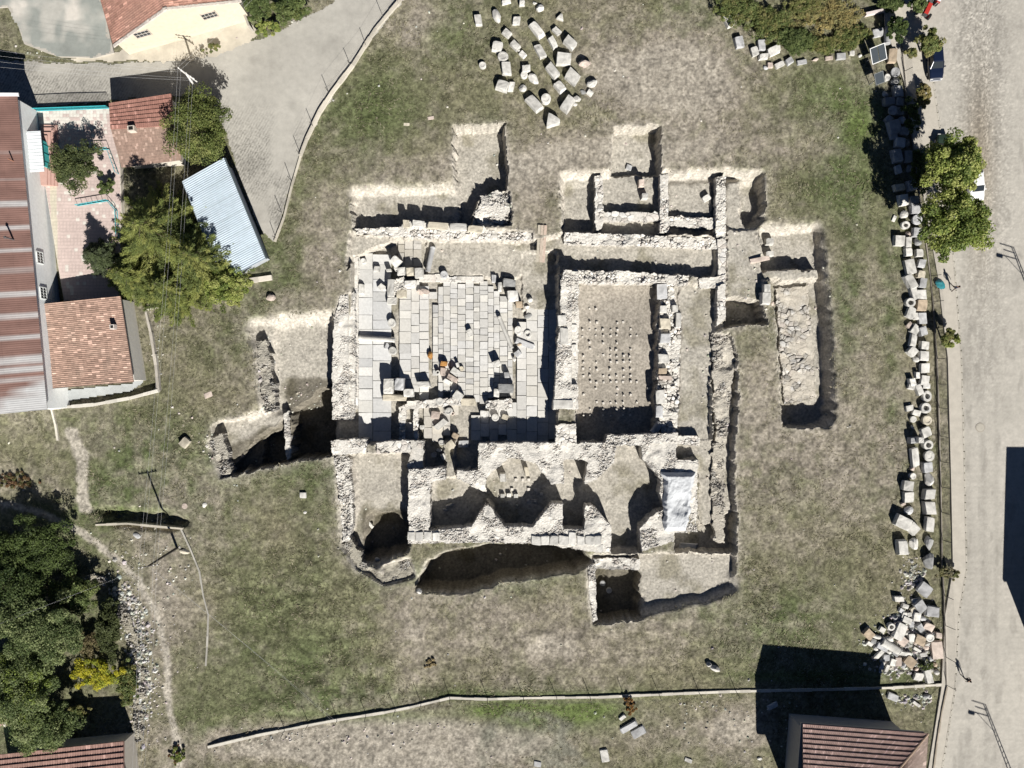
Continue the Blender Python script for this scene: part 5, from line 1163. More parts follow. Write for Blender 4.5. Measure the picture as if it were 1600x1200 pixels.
# ---- what throws the shadow on the right side of the street: a block beyond the frame
m = MB(); xw = 1618
t = empty('street_building', 'building standing across the street beyond the frame, its straight shadow on the road', 'building', (*XY(xw, 900), 0))
wall_box([XY(xw, 813), XY(xw - 6, 1013), XY(1760, 1013), XY(1760, 813)], -.2, 6.3, (.6, .56, .5), t)
m.prism([XY(xw - 3, 810), XY(xw - 9, 1016), XY(1765, 1016), XY(1765, 810)], 6.3, 6.6, (.4, .38, .36)); m.obj('roof', MT['plain'], t, world=True)

# ================================================================ FENCES AND YARD WALLS
def fence(name, pts, wthick, h, col, posts, ph, label, mesh=False, lean=(0, 0), cat='boundary wall', postr=.035, wires=2):
    P = [Vector((*XY(*p), 0)) for p in pts]
    t = tag(empty(name, label, cat, P[0]), kind='thing'); m = MB()
    for a, b_ in zip(P, P[1:]):
        n = max(1, int((b_ - a).length / 1.2)); d = (b_ - a).normalized(); s_ = Vector((-d.y, d.x, 0)) * wthick / 2
        for i in range(n):
            p, q = a.lerp(b_, i / n), a.lerp(b_, (i + 1) / n + .001); g = random.uniform(.78, 1.1); s_ = s_.normalized() * wthick / 2 * random.uniform(.75, 1.15); hj = h + random.uniform(-.02, .02)
            m.prism([((p + s_).x, (p + s_).y), ((q + s_).x, (q + s_).y), ((q - s_).x, (q - s_).y), ((p - s_).x, (p - s_).y)], -.9, hj, tuple(c * g for c in col))
    m.obj('coping', MT['road'], t, world=True)
    tops = []
    for (x, y) in posts:
        p = Vector((*XY(x, y), 0)); l = Vector((random.uniform(-.08, .08) + lean[0], random.uniform(-.08, .08) + lean[1], ph))
        MB().tube([p, p + l], postr, 6, (.09, .085, .08)).obj('post', MT['dark'], t, world=True); tops.append((p, l))
    m = MB()
    for (p, l), (q, k) in zip(tops, tops[1:]):
        if (p - q).length > 30: continue
        for f in np.linspace(.3, .97, wires): m.tube([p + l * f, q + k * f], .007, 4, (.2, .19, .18))
    if m.v: m.obj('wire_mesh', MT['dark'], t, world=True)
    return t
fence('boundary_wall', [(632,-12),(622,6),(588,46),(552,103),(520,145),(500,176),(480,218),(470,245)], .42, .35, (.62, .57, .48), [(622,4),(600,30),(572,72),(548,103),(514,145),(490,198),(470,242)], 1.7, 'pale concrete boundary wall with wire fence posts curving along the lane')
fence('boundary_wall', [(470,245),(456,292),(444,340),(430,378)], .24, .22, (.52, .48, .40), [(455,282),(440,332),(431,372)], 1.6, 'thinner continuation of the lane boundary wall, down to the blue roofed shed')
sp = [(325,1167),(400,1149),(470,1135),(530,1124),(600,1113),(640,1105),(703,1090),(760,1092),(830,1090),(935,1089),(1000,1086),(1068,1083),(1140,1080),(1300,1077),(1395,1074),(1478,1069)]
fence('boundary_wall', sp, .30, .14, (.60, .565, .49), [(445,1141),(482,1132),(527,1125),(572,1118),(618,1109),(658,1100),(703,1091),(762,1092),(818,1090),(870,1090),(922,1089),(975,1087),(1030,1085),(1092,1082),(1150,1080)], 1.7, 'long white coped boundary wall with leaning iron posts south of the excavation')
ep = [(1405,40),(1411,105),(1420,180),(1434,290),(1446,380),(1453,430),(1459,500),(1463,560),(1466,640),(1468,720),(1470,800),(1471,880),(1474,930),(1476,1000),(1477,1069)]
fence('street_fence', ep, .14, .18, (.30, .27, .23), [(1407,62),(1412,112),(1440,335),(1448,390),(1454,431),(1458,471),(1461,512),(1463,560),(1465,600),(1466,637),(1467,681),(1468,721),(1469,760),(1470,800),(1471,843),(1474,930),(1476,977),(1477,1026),(1478,1070)], 1.5, 'iron post and mesh fence along the street behind the carved stone rows', wires=9, lean=(.35, -.05), cat='fence')
fence('yard_wall', [(230,486),(238,520),(246,570),(250,610)], .3, .5, (.50, .46, .40), [], 1, 'low yard wall running down beside the orange tiled house')
fence('yard_wall', [(250,610),(205,622),(150,632),(82,638)], .36, .55, (.64, .61, .54), [], 1, 'low white yard wall south of the orange tiled house')
fence('yard_wall', [(82,638),(88,662),(92,688)], .22, .3, (.6, .56, .48), [], 1, 'short broken yard wall stub in the weeds below the white yard wall')
fence('yard_wall', [(150,820),(200,818),(240,822),(286,826)], .25, .15, (.50, .46, .38), [], 1, 'half buried kerb wall in the weeds above the utility pole')
fence('yard_wall', [(283,826),(298,858),(312,892),(318,930),(326,960),(324,1010),(322,1040)], .2, .14, (.44, .42, .37), [], 1, 'thin pale kerb line wandering south beside the utility pole')
fence('yard_wall', [(230,484),(255,479),(278,475)], .2, .25, (.62, .58, .5), [], 1, 'short white kerb just below the spruce')
fence('yard_wall', [(385,440),(426,434)], .5, .4, (.62, .57, .49), [], 1, 'crumbling white wall base at the foot of the blue roofed shed')
fence('yard_wall', [(1350,25),(1385,17),(1406,11)], .28, .6, (.66, .58, .55), [], 1, 'short pinkish white wall at the top right weeds')
fence('yard_wall', [(1478,1072),(1470,1110),(1462,1160),(1456,1210)], .16, .3, (.40, .35, .28), [], 1, 'thin edging wall between the gravel and the street by the tiled house')
fence('yard_wall', [(372,-10),(384,20),(396,50)], .3, 1.6, (.40, .37, .32), [], 1, 'narrow grey side wall between the cream house and the shrubs', cat='wall')
rubble('retaining_wall', [[(128,908),(150,898),(176,910),(192,938),(212,985),(226,1030),(230,1080),(222,1160),(206,1160),(212,1075),(206,1030),(194,985),(176,942),(165,920),(150,910)]], .25, -.6, 'tumbled grey stone bank beside the rubble path at lower left', 'stone bank', size=3, relief=.2, sag=.9, rag=14, cols=stone_cols * .72, mortar=(.25,.23,.18))

# ================================================================ POLES, WIRES, SIGNS
def pole(px, py, tx, ty, h, label, arm_ang, col, arms=1, r=(.16, .1), lamp=False):
    b_ = Vector((*XY(px, py), 0)); k = (H - h) / H
    tp = Vector(((tx - 800) * S * k, (600 - ty) * S * k, h)) if tx is not None else b_ + Vector((0, 0, h))
    t = empty('utility_pole', label, 'utility pole', b_)
    MB().tube([b_ - Vector((0, 0, .3)), b_.lerp(tp, .5), tp], [r[0], (r[0] + r[1]) / 2, r[1]], 10, col).obj('shaft', MT['plain'], t, world=True)
    u = Vector((math.cos(arm_ang), math.sin(arm_ang), 0)); ends = []
    for a in range(arms):
        z = tp - Vector((0, 0, .15 + a * .7)); MB().tube([z - u * 1.1, z + u * 1.1], .06, 6, col).obj('crossarm', MT['plain'], t, world=True)
        for f in (-1, -.6, .6, 1):
            q = z + u * f; MB().tube([q, q + Vector((0, 0, .12)), q + Vector((0, 0, .22))], [.05, .08, .04], 8, (.7, .68, .64)).obj('insulator', MT['plain'], t, world=True); ends.append(q + Vector((0, 0, .22)))
    return t, ends, u, tp
t1, e1, u1, tp1 = pole(320, 158, 290, 114, 5.9, 'white concrete utility pole with a crossarm beside the leafy tree on the lane', R(-35), (.68, .66, .62), 2)
t2, e2, u2, tp2 = pole(277, 856, 231, 885, 7.4, 'dark wooden utility pole leaning over the weeds on the western meadow', R(10), (.085, .075, .065), 1)
def wire(label, a, b_, sag, r=.006):
    m = MB(); pts = []
    for i in range(17):
        f = i / 16; p = a.lerp(b_, f); p.z -= sag * 4 * f * (1 - f); pts.append(p)
    m.tube(pts, r, 4, (.55, .55, .55), cap=False)
    o = m.obj('power_line', MT['dark']); return tag(o, label, 'power line', 'overhead wires', 'thing')
cr = ['outer west', 'inner west', 'inner east', 'outer east']
for i in range(4): wire(f'overhead wire, {cr[i]} of four strung from the lane pole to the meadow pole', e1[i], e2[i], .7)
for i in range(4): wire(f'overhead wire, {cr[i]} of four running south from the meadow pole', e2[i], W(205 + i * 6, 1230, 6.5), .4)
for i in range(4): wire(f'overhead wire, {cr[i]} of four leaving the lane pole toward the terrace', e1[i + 4] if len(e1) > 4 else e1[i], W(-30, 75 + i * 9, 6), .5)
for i in range(2): wire(f'overhead wire, {cr[i]} of two crossing the cream house forecourt', e1[i], W(420 + i * 10, -40, 7), .3)
for i in range(2): wire(f'overhead wire, {["upper", "lower"][i]} of two slanting from the meadow pole to the south boundary wall', tp2 - Vector((0, 0, i * .3)), W(527 - i * 7, 1129 - i * 2, 1.2), .4)
wire('single overhead wire leading west from the meadow pole into the trees', tp2, W(-40, 990, 5), .3)
def lamp_pole(px, py, h, label):
    b_ = Vector((*XY(px, py), 0)); t = empty('street_lamp', label, 'street lamp', b_)
    m = MB()
    for sx in (-1, 1):
        m.tube([b_ + Vector((sx * .22, 0, -.2)), b_ + Vector((sx * .1, 0, h))], .06, 6, (.3, .3, .3))
    for k in range(int(h / .5)): f = k * .5 / h; w_ = .22 - .12 * f; m.tube([b_ + Vector((-w_, 0, k * .5)), b_ + Vector((w_, 0, k * .5 + .25))], .03, 4, (.3, .3, .3))
    m.obj('mast', MT['plain'], t, world=True)
    for dz, L_ in ((0, 1.5), (.55, 1.35)): MB().tube([b_ + Vector((0, 0, h - dz)), b_ + Vector((-L_, .45, h - dz))], .05, 6, (.3, .3, .3)).obj('crossarm', MT['plain'], t, world=True)
    m = MB(); m.tube([b_ + Vector((0, 0, h - 1.1)), b_ + Vector((-1.6, .4, h - 1.05)), b_ + Vector((-2.0, .5, h - 1.1))], .05, 6, (.3, .3, .3)); m.tube([b_ + Vector((0, 0, h - 2.6)), b_ + Vector((-1.4, .35, h - 1.1))], .03, 5, (.3, .3, .3)); m.obj('lamp_arm', MT['plain'], t, world=True)
    MB().box(b_ + Vector((-2.1, .5, h - 1.15)), (.7, .3, .16), -.25, (.4, .4, .4)).obj('lamp_head', MT['plain'], t, world=True)
lamp_pole(1630, 512, 7.4, 'lattice street lamp beyond the right edge, shadow with arms crossing the middle of the road')
lamp_pole(1590, 1236, 8.0, 'lattice street lamp beyond the lower edge, long ladder like shadow on the road')
def board(px, py, w, h, tilt, rz, label, fc=(.75, .75, .74)):
    z = 1.5; p = W(px, py, z); t = empty('information_board', label, 'information board', (p.x, p.y, 0), rz)
    rot = Matrix.Rotation(tilt, 4, 'X')
    m = MB()
    for s_ in (-1, 1):
        m.box(rot @ Vector((s_ * w / 2, 0, 0)) + Vector((0, 0, z)), (.07, h + .07, .07), 0, fc, tilt); m.box(rot @ Vector((0, s_ * h / 2, 0)) + Vector((0, 0, z)), (w, .07, .07), 0, fc, tilt)
    m.obj('frame', MT['plain'], t)
    m = MB()
    k = 2 if w > 1.6 else 1
    for i in range(k): m.box(rot @ Vector(((i - (k - 1) / 2) * w / k, 0, .01)) + Vector((0, 0, z)), (w / k - .08, h - .09, .05), 0, (.045, .055, .065), tilt)
    m.obj('panel', MT['plain'], t)
    for s_ in (-1, 1): MB().tube([(s_ * w * .4, 0, -.1), (s_ * w * .4, 0, z - .03)], .045, 8, (.2, .2, .2)).obj('post', MT['dark'], t)
board(1372.5, 84, 1.55 * 1.15, 1.75, R(22), R(22), 'dark grey two panel information board in a white frame near the north corner')
board(1374, 122, 1.05, 1.25, R(22), R(22), 'smaller dark information board just south of the two panel board', (.16, .17, .17))
o = MB().tube([(0, 0, 0), (0, 0, .03)], .55, 28, (.36, .33, .28)); o.tube([(0, 0, .005), (0, 0, .036)], .44, 28, (.44, .41, .35)); o = o.obj('manhole_cover', MT['road']); o.location = (*XY(1531, 668), .05); tag(o, 'round manhole cover set in the street paving', 'manhole cover')

# ================================================================ VEHICLES
def car(px, py, rz, col, label, L=4.3, Wd=1.72):
    z0 = .06; p = W(px, py, .7); t = empty('parked_car', label, 'car', (p.x, p.y, z0), rz, 'cars parked along the street')
    # lofted body: stations along the length, front at +x
    st = [(-2.12, .62, .42, .74), (-2.0, .78, .3, .92), (-1.5, .84, .24, 1.0), (-.6, .86, .22, .98), (.6, .86, .22, .95), (1.4, .84, .24, .88), (1.95, .76, .3, .76), (2.14, .58, .4, .62)]
    s_ = L / 4.28; m = MB(); vs = []; fs = []
    for x, w, zl, zh in st:
        for y, z in ((-w * .92, zl), (-w, (zl + zh) / 2 - .05), (-w * .98, zh - .08), (-w * .84, zh), (w * .84, zh), (w * .98, zh - .08), (w, (zl + zh) / 2 - .05), (w * .92, zl)): vs.append((x * s_, y * Wd / 1.72, z))
    n = 8
    for i in range(len(st) - 1):
        for k in range(n): fs.append([i * n + k, i * n + (k + 1) % n, (i + 1) * n + (k + 1) % n, (i + 1) * n + k][::-1])
    fs += [list(range(n)), [(len(st) - 1) * n + k for k in range(n - 1, -1, -1)]]
    m.add(vs, fs, col)
    # cabin pillars + roof
    lo = [(-1.55, .76), (.95, .76)]; hi = [(-1.15, .60), (.30, .60)]
    def ring(a, z): return [(a[0][0] * s_, -a[0][1], z), (a[1][0] * s_, -a[1][1], z), (a[1][0] * s_, a[1][1], z), (a[0][0] * s_, a[0][1], z)]
    r = ring([(-1.18, .61), (.33, .61)], 1.40) + ring([(-1.05, .52), (.2, .52)], 1.45); m.add(r, [[0, 1, 5, 4], [1, 2, 6, 5], [2, 3, 7, 6], [3, 0, 4, 7], [4, 5, 6, 7]], col)
    for a, b_ in zip(ring(lo, .93), ring([(-1.17, .61), (.31, .61)], 1.41)): m.tube([a, b_], .045, 6, col)
    m.obj('body', MT['carpaint'], t)
    rl, rh = ring([(-1.52, .74), (.92, .74)], .94), ring([(-1.17, .60), (.31, .60)], 1.41)
    for nm, (a, b_) in (('side_window', (0, 1)), ('windscreen', (1, 2)), ('side_window', (2, 3)), ('rear_window', (3, 0))): MB().add([rl[a], rl[b_], rh[b_], rh[a]], [[0, 1, 2, 3]]).obj(nm, MT['glass'], t)
    for x in (-1.33, 1.35):
        for y in (-.74, .74):
            w_ = MB().tube([(x * s_, y - .1, .31), (x * s_, y + .1, .31)], .31, 18, (.03, .03, .03)).obj('wheel', MT['rubber'], t); MB().tube([(x * s_, y - .108, .31), (x * s_, y + .108, .31)], .19, 14, (.4, .4, .4)).obj('rim', MT['metal'], w_)
    for y in (-.55, .55):
        MB().box((2.06 * s_, y, .62), (.1, .3, .14), 0, (.8, .8, .78)).obj('headlight', MT['metal'], t); MB().box((-2.08 * s_, y * 1.1, .72), (.08, .26, .16), 0, (.4, .02, .02)).obj('taillight', MT['metal'], t)
    MB().box((2.12 * s_, 0, .42), (.1, 1.3, .16), 0, (.35, .36, .38)).obj('bumper', MT['dark'], t); MB().box((-2.12 * s_, 0, .44), (.1, 1.3, .16), 0, (.35, .36, .38)).obj('bumper', MT['dark'], t)
    MB().box((2.17 * s_, 0, .44), (.02, .5, .1), 0, (.75, .75, .75)).obj('number_plate', MT['plain'], t)
    for y in (-1, 1): MB().box((.75 * s_, y * .9, .98), (.12, .18, .12), 0, col).obj('mirror', MT['carpaint'], t)
car(1461, 96, R(-86), (.008, .014, .036), 'dark blue hatchback parked half under the olive tree at the top of the street')
car(1474, 238, R(88), (.03, .05, .035), 'dark green car whose rounded end shows above the big roadside tree')
car(1524, 288, R(-84), (.78, .78, .77), 'white car standing mostly under the big roadside tree', 4.2)
def tractor(px, py, rz):
    p = W(px, py, 1.0); t = empty('red_tractor', 'red tractor with a white canopy at the top edge of the street', 'tractor', (p.x, p.y, .06), rz); red = (.45, .04, .03)
    m = MB(); m.box((1.0, 0, .95), (1.5, .55, .55), 0, red, taper=.85); m.box((1.75, 0, .9), (.1, .5, .5), 0, (.08, .08, .08)); m.box((0, 0, .7), (1.2, .5, .35), 0, (.12, .12, .12)); m.obj('hood', MT['carpaint'], t)
    m = MB(); m.box((-.55, 0, 1.05), (.5, .5, .12), 0, (.05, .05, .05)); m.box((-.8, 0, 1.3), (.1, .5, .5), 0, (.05, .05, .05)); m.obj('seat', MT['rubber'], t)
    MB().tube([(.1, 0, 1.0), (-.1, 0, 1.35)], .03, 6, (.05, .05, .05)).obj('steering_column', MT['dark'], t)
    m = MB(); m.box((-.4, 0, 2.1), (1.5, 1.3, .08), 0, (.75, .76, .75), taper=.93)
    for x in (-1.05, .25):
        for y in (-.55, .55): m.tube([(x, y, .9), (x, y, 2.08)], .03, 6, (.5, .5, .5))
    m.obj('canopy', MT['plain'], t)
    for y in (-.72, .72):
        MB().box((-.6, y, 1.18), (1.2, .36, .08), 0, red).obj('mudguard', MT['carpaint'], t)
        for x, r_, w2 in ((-.6, .62, .32), (1.35, .36, .2)): wv = MB().tube([(x, y - w2 / 2, r_), (x, y + w2 / 2, r_)], r_, 20, (.025, .025, .025)).obj('wheel', MT['rubber'], t); MB().tube([(x, y - w2 / 2 - .01, r_), (x, y + w2 / 2 + .01, r_)], r_ * .5, 14, red).obj('rim', MT['metal'], wv)
tractor(1455, 2, R(-115))

# ================================================================ PEOPLE
def person(px, py, face, top, legs, hair, label, stride=.34, extra=None):
    """feet point at px,py; walking figure facing the angle 'face' (world)"""
    t = empty('person', label, 'person', (*XY(px, py), .06 if px > 1490 else .16), face, 'people walking by the street')
    J = {'pel': (0, 0, .94), 'sp': (.01, 0, 1.12), 'ch': (.02, 0, 1.32), 'nk': (.03, 0, 1.47), 'hd': (.05, 0, 1.57), 'ht': (.05, 0, 1.69), 'no': (.135, 0, 1.585)}
    Rd = {'pel': (.15, .12), 'sp': (.145, .11), 'ch': (.17, .12), 'nk': (.06, .06), 'hd': (.095, .085), 'ht': (.085, .075), 'no': (.02, .02)}
    E = [('pel', 'sp'), ('sp', 'ch'), ('ch', 'nk'), ('nk', 'hd'), ('hd', 'ht'), ('hd', 'no')]
    for s_, f in ((1, 1), (-1, -1)):
        k = 'l' if s_ > 0 else 'r'
        J[k + 'hip'] = (0, .1 * s_, .88); J[k + 'kn'] = (.16 * f + .04, .1 * s_, .5); J[k + 'an'] = (stride * f - (.05 if f < 0 else 0), .1 * s_, .09 if f > 0 else .16); J[k + 'to'] = (stride * f + .17, .11 * s_, .04)
        J[k + 'sh'] = (.02, .19 * s_, 1.40); J[k + 'el'] = (-.13 * f, .25 * s_, 1.12); J[k + 'wr'] = (-.1 * f + .1, .25 * s_, .88); J[k + 'pa'] = (-.1 * f + .13, .25 * s_, .80)
        Rd.update({k + 'hip': (.1, .1), k + 'kn': (.065, .065), k + 'an': (.045, .045), k + 'to': (.04, .03), k + 'sh': (.07, .07), k + 'el': (.048, .048), k + 'wr': (.032, .032), k + 'pa': (.04, .022)})
        E += [('pel', k + 'hip'), (k + 'hip', k + 'kn'), (k + 'kn', k + 'an'), (k + 'an', k + 'to'), ('ch', k + 'sh'), (k + 'sh', k + 'el'), (k + 'el', k + 'wr'), (k + 'wr', k + 'pa')]
        bx, by, bz = J[k + 'pa']
        for i in range(4):
            a, b_ = f'{k}f{i}a', f'{k}f{i}b'; o_ = (i - 1.5) * .02; l = (.075, .085, .08, .06)[i]
            J[a] = (bx + o_, by, bz - .05); J[b_] = (bx + o_ + .015, by - .02 * s_, bz - .05 - l); Rd[a] = (.011, .011); Rd[b_] = (.008, .008); E += [(k + 'pa', a), (a, b_)]
        J[k + 't'] = (bx + .06, by - .01 * s_, bz - .05); Rd[k + 't'] = (.01, .01); E.append((k + 'pa', k + 't'))
    ks = list(J); me = bpy.data.meshes.new('person_body'); me.from_pydata([J[k] for k in ks], [(ks.index(a), ks.index(b_)) for a, b_ in E], [])
    ob = bpy.data.objects.new('body', me); C.objects.link(ob); ob.parent = t
    sk = ob.modifiers.new('s', 'SKIN'); sk.use_smooth_shade = True
    for i, k in enumerate(ks): v = me.skin_vertices[0].data[i]; v.radius = Rd[k]; v.use_root = (k == 'pel')
    ob.modifiers.new('u', 'SUBSURF').levels = 1
    dg = bpy.context.evaluated_depsgraph_get(); m2 = bpy.data.meshes.new_from_object(ob.evaluated_get(dg)); ob.modifiers.clear(); ob.data = m2
    n = len(m2.vertices); co = np.zeros(n * 3, np.float32); m2.vertices.foreach_get('co', co); co = co.reshape(-1, 3)
    skin = np.array([.42, .26, .18]); col = np.tile(np.array(top), (n, 1)).astype(float)
    col[co[:, 2] < .95] = legs; hand = (np.abs(co[:, 1]) > .2) & (co[:, 2] < .9); arm = (np.abs(co[:, 1]) > .19) & (co[:, 2] >= .9)
    col[arm] = top; col[hand] = skin; col[co[:, 2] > 1.45] = skin; col[co[:, 2] < .07] = (.03, .03, .03)
    for m_ in list(m2.materials): m2.materials.pop()
    at = m2.color_attributes.new('Col', 'FLOAT_COLOR', 'POINT'); at.data.foreach_set('color', np.concatenate([col, np.ones((n, 1))], 1).astype(np.float32).ravel()); m2.materials.append(MT['cloth'])
    bm = bmesh.new(); bmesh.ops.create_icosphere(bm, subdivisions=3, radius=1)
    for v in bm.verts:
        d = v.co.copy(); v.co = Vector((d.x * .115 + .035, d.y * .1, d.z * .125 + 1.635))
    bmesh.ops.delete(bm, geom=[v for v in bm.verts if v.co.z < 1.60 and v.co.x > .0 or v.co.z < 1.52 or (v.co.x > .1 and v.co.z < 1.66)], context='VERTS')
    hm = bpy.data.meshes.new('hair'); bm.to_mesh(hm); bm.free(); hm.materials.append(MT['cloth'])
    at = hm.color_attributes.new('Col', 'FLOAT_COLOR', 'POINT'); at.data.foreach_set('color', np.tile(np.array([*hair, 1], np.float32), (len(hm.vertices), 1)).ravel())
    ho = bpy.data.objects.new('hair', hm); C.objects.link(ho); ho.parent = t
    f = MB()
    for s_ in (-1, 1): f.box((.125, s_ * .035, 1.615), (.02, .025, .012), 0, (.02, .02, .02)); f.box((.05, s_ * .095, 1.60), (.05, .02, .06), 0, tuple(skin))
    f.box((.125, 0, 1.535), (.02, .05, .012), 0, (.3, .1, .09)); f.obj('face', MT['cloth'], t)
person(1503, 1056, R(-60), (.03, .03, .035), (.05, .05, .055), (.02, .015, .012), 'person in dark clothes walking down the street near the rubble heap corner')
person(1485, 451, R(70), (.03, .032, .05), (.06, .045, .045), (.02, .015, .012), 'person in dark clothes walking on the pavement beside the teal cloth')
gx, gy = np.meshgrid(np.linspace(-.5, .5, 16), np.linspace(-.42, .42, 14))
tz = .28 + .3 * fbm(gx * 10 + 50, gy * 10 + 50, 5, 3, 4) - .35 * np.clip(np.hypot(gx / .5, gy / .42) - .55, 0, 1)
Vt = np.stack([gx * (1 + .25 * vnoise(gx * 10, gy * 10, 4, 3)), gy * (1 + .35 * vnoise(gx * 10, gy * 10, 5, 6)) - gx * .35, tz], -1).reshape(-1, 3)
id_ = np.arange(gx.size).reshape(gx.shape); F = np.stack([id_[:-1, :-1], id_[:-1, 1:], id_[1:, 1:], id_[1:, :-1]], -1).reshape(-1, 4)
r_ = np.hypot(gx / .5, gy / .42)[:-1, :-1].ravel() < 1.05; F = F[r_]
o = npmesh('teal_cloth', Vt, F, MT['cloth'], np.tile([[.03, .20, .23]], (len(Vt), 1)), smooth=True); o.location = (*XY(1467, 445), .1); tag(o, 'crumpled teal cloth lying in the verge beside the walking person', 'cloth')
# ================================================================ TREES AND PLANTS
def leaves_at(P, nrm, size, col, rs, aspect=.55):
    """one small kinked leaf (two triangles sharing a midrib) per point"""
    n = len(P)
    a = rs.normal(size=(n, 3)); a -= nrm * (a * nrm).sum(1)[:, None]; a /= np.linalg.norm(a, axis=1)[:, None] + 1e-9
    b = np.cross(nrm, a); s_ = (size * rs.uniform(.7, 1.35, n))[:, None]
    V = np.stack([P - a * s_ * .5, P + b * s_ * aspect * .5 + nrm * s_ * .12, P + a * s_ * .5, P - b * s_ * aspect * .5 + nrm * s_ * .12], 1).reshape(-1, 3)
    k = np.arange(n)[:, None] * 4
    F = np.concatenate([k + np.array([[0, 2, 1]]), k + np.array([[0, 3, 2]])])
    return V, F, np.repeat(col, 4, 0)
def broadleaf(name, px, py, h, rx, ry, label, cols, n=14000, leaf=.22, clumps=90, cat='tree', trunk=True, rz=None, zb=None, group=None, gap=.35, low=.25, seed=None):
    """px,py: crown centre as seen in the photo; rx,ry crown radii in px; h tree height in m"""
    rs = np.random.RandomState(int(seed if seed is not None else px * 7 + py)); zc = h * .62
    c = W(px, py, zc); z0 = zb if zb is not None else gz(800 + c.x / S, 600 - c.y / S)
    t = empty(name, label, cat, (c.x, c.y, z0), 0, group)
    k = (H - zc) / H; Rx, Ry, Rz = rx * S * k, ry * S * k, h * (1 - low) / 2
    # clump centres spread through the crown's volume, uneven in reach
    d = rs.normal(size=(clumps, 3)); d /= np.linalg.norm(d, axis=1)[:, None]; d[:, 2] = np.abs(d[:, 2]) * 1.1 - .25
    rad = rs.uniform(.3, 1.0, clumps) ** .6 * (.55 + .85 * vnoise(np.arctan2(d[:, 1], d[:, 0]) * 2 + 9, d[:, 2] * 2 + 9, .8, int(px) % 50))
    cc = d * rad[:, None] * np.array([Rx, Ry, Rz]) * .86 + np.array([0, 0, h * low + Rz])
    per = n // clumps
    ci = np.repeat(np.arange(clumps), per)
    cr = rs.uniform(.5, 1.25, clumps) * (Rx * Ry * Rz) ** (1 / 3) * .25
    q = rs.normal(size=(len(ci), 3)); q /= np.linalg.norm(q, axis=1)[:, None]; q *= rs.uniform(.25, 1, len(ci))[:, None] ** .5
    P = cc[ci] + q * cr[ci][:, None] * np.array([1, 1, .75])
    nrm = q * .6 + np.array([0, 0, .7]) + rs.normal(size=q.shape) * .45; nrm /= np.linalg.norm(nrm, axis=1)[:, None]
    cols = np.array(cols) * 1.35; tone = rs.randint(0, len(cols), clumps)
    col = cols[tone][ci] * rs.uniform(.7, 1.3, len(ci))[:, None]; sw = rs.rand(len(ci)) < .2; col[sw] = cols[rs.randint(0, len(cols), sw.sum())]
    V, F, Cc_ = leaves_at(P, nrm, leaf, col, rs)
    npmesh('crown', V, F, MT['leaf'], Cc_, t)
    if trunk:
        m = MB(); m.tube([(0, 0, -.3), (.05, 0, h * .3), (0, .05, h * .6)], [h * .035 + .03, h * .025 + .02, .04], 9, (.16, .13, .10))
        for i in range(0, clumps, max(1, clumps // 14)):
            e = Vector(cc[i]) * 1.0; s0 = Vector((0, 0, min(e.z * .6, h * .5))); m.tube([s0, s0.lerp(e, .5) + Vector((0, 0, .1)), e], [h * .012 + .01, h * .008 + .008, .01], 5, (.16, .13, .10))
        m.obj('trunk', MT['bark'], t)
    return t
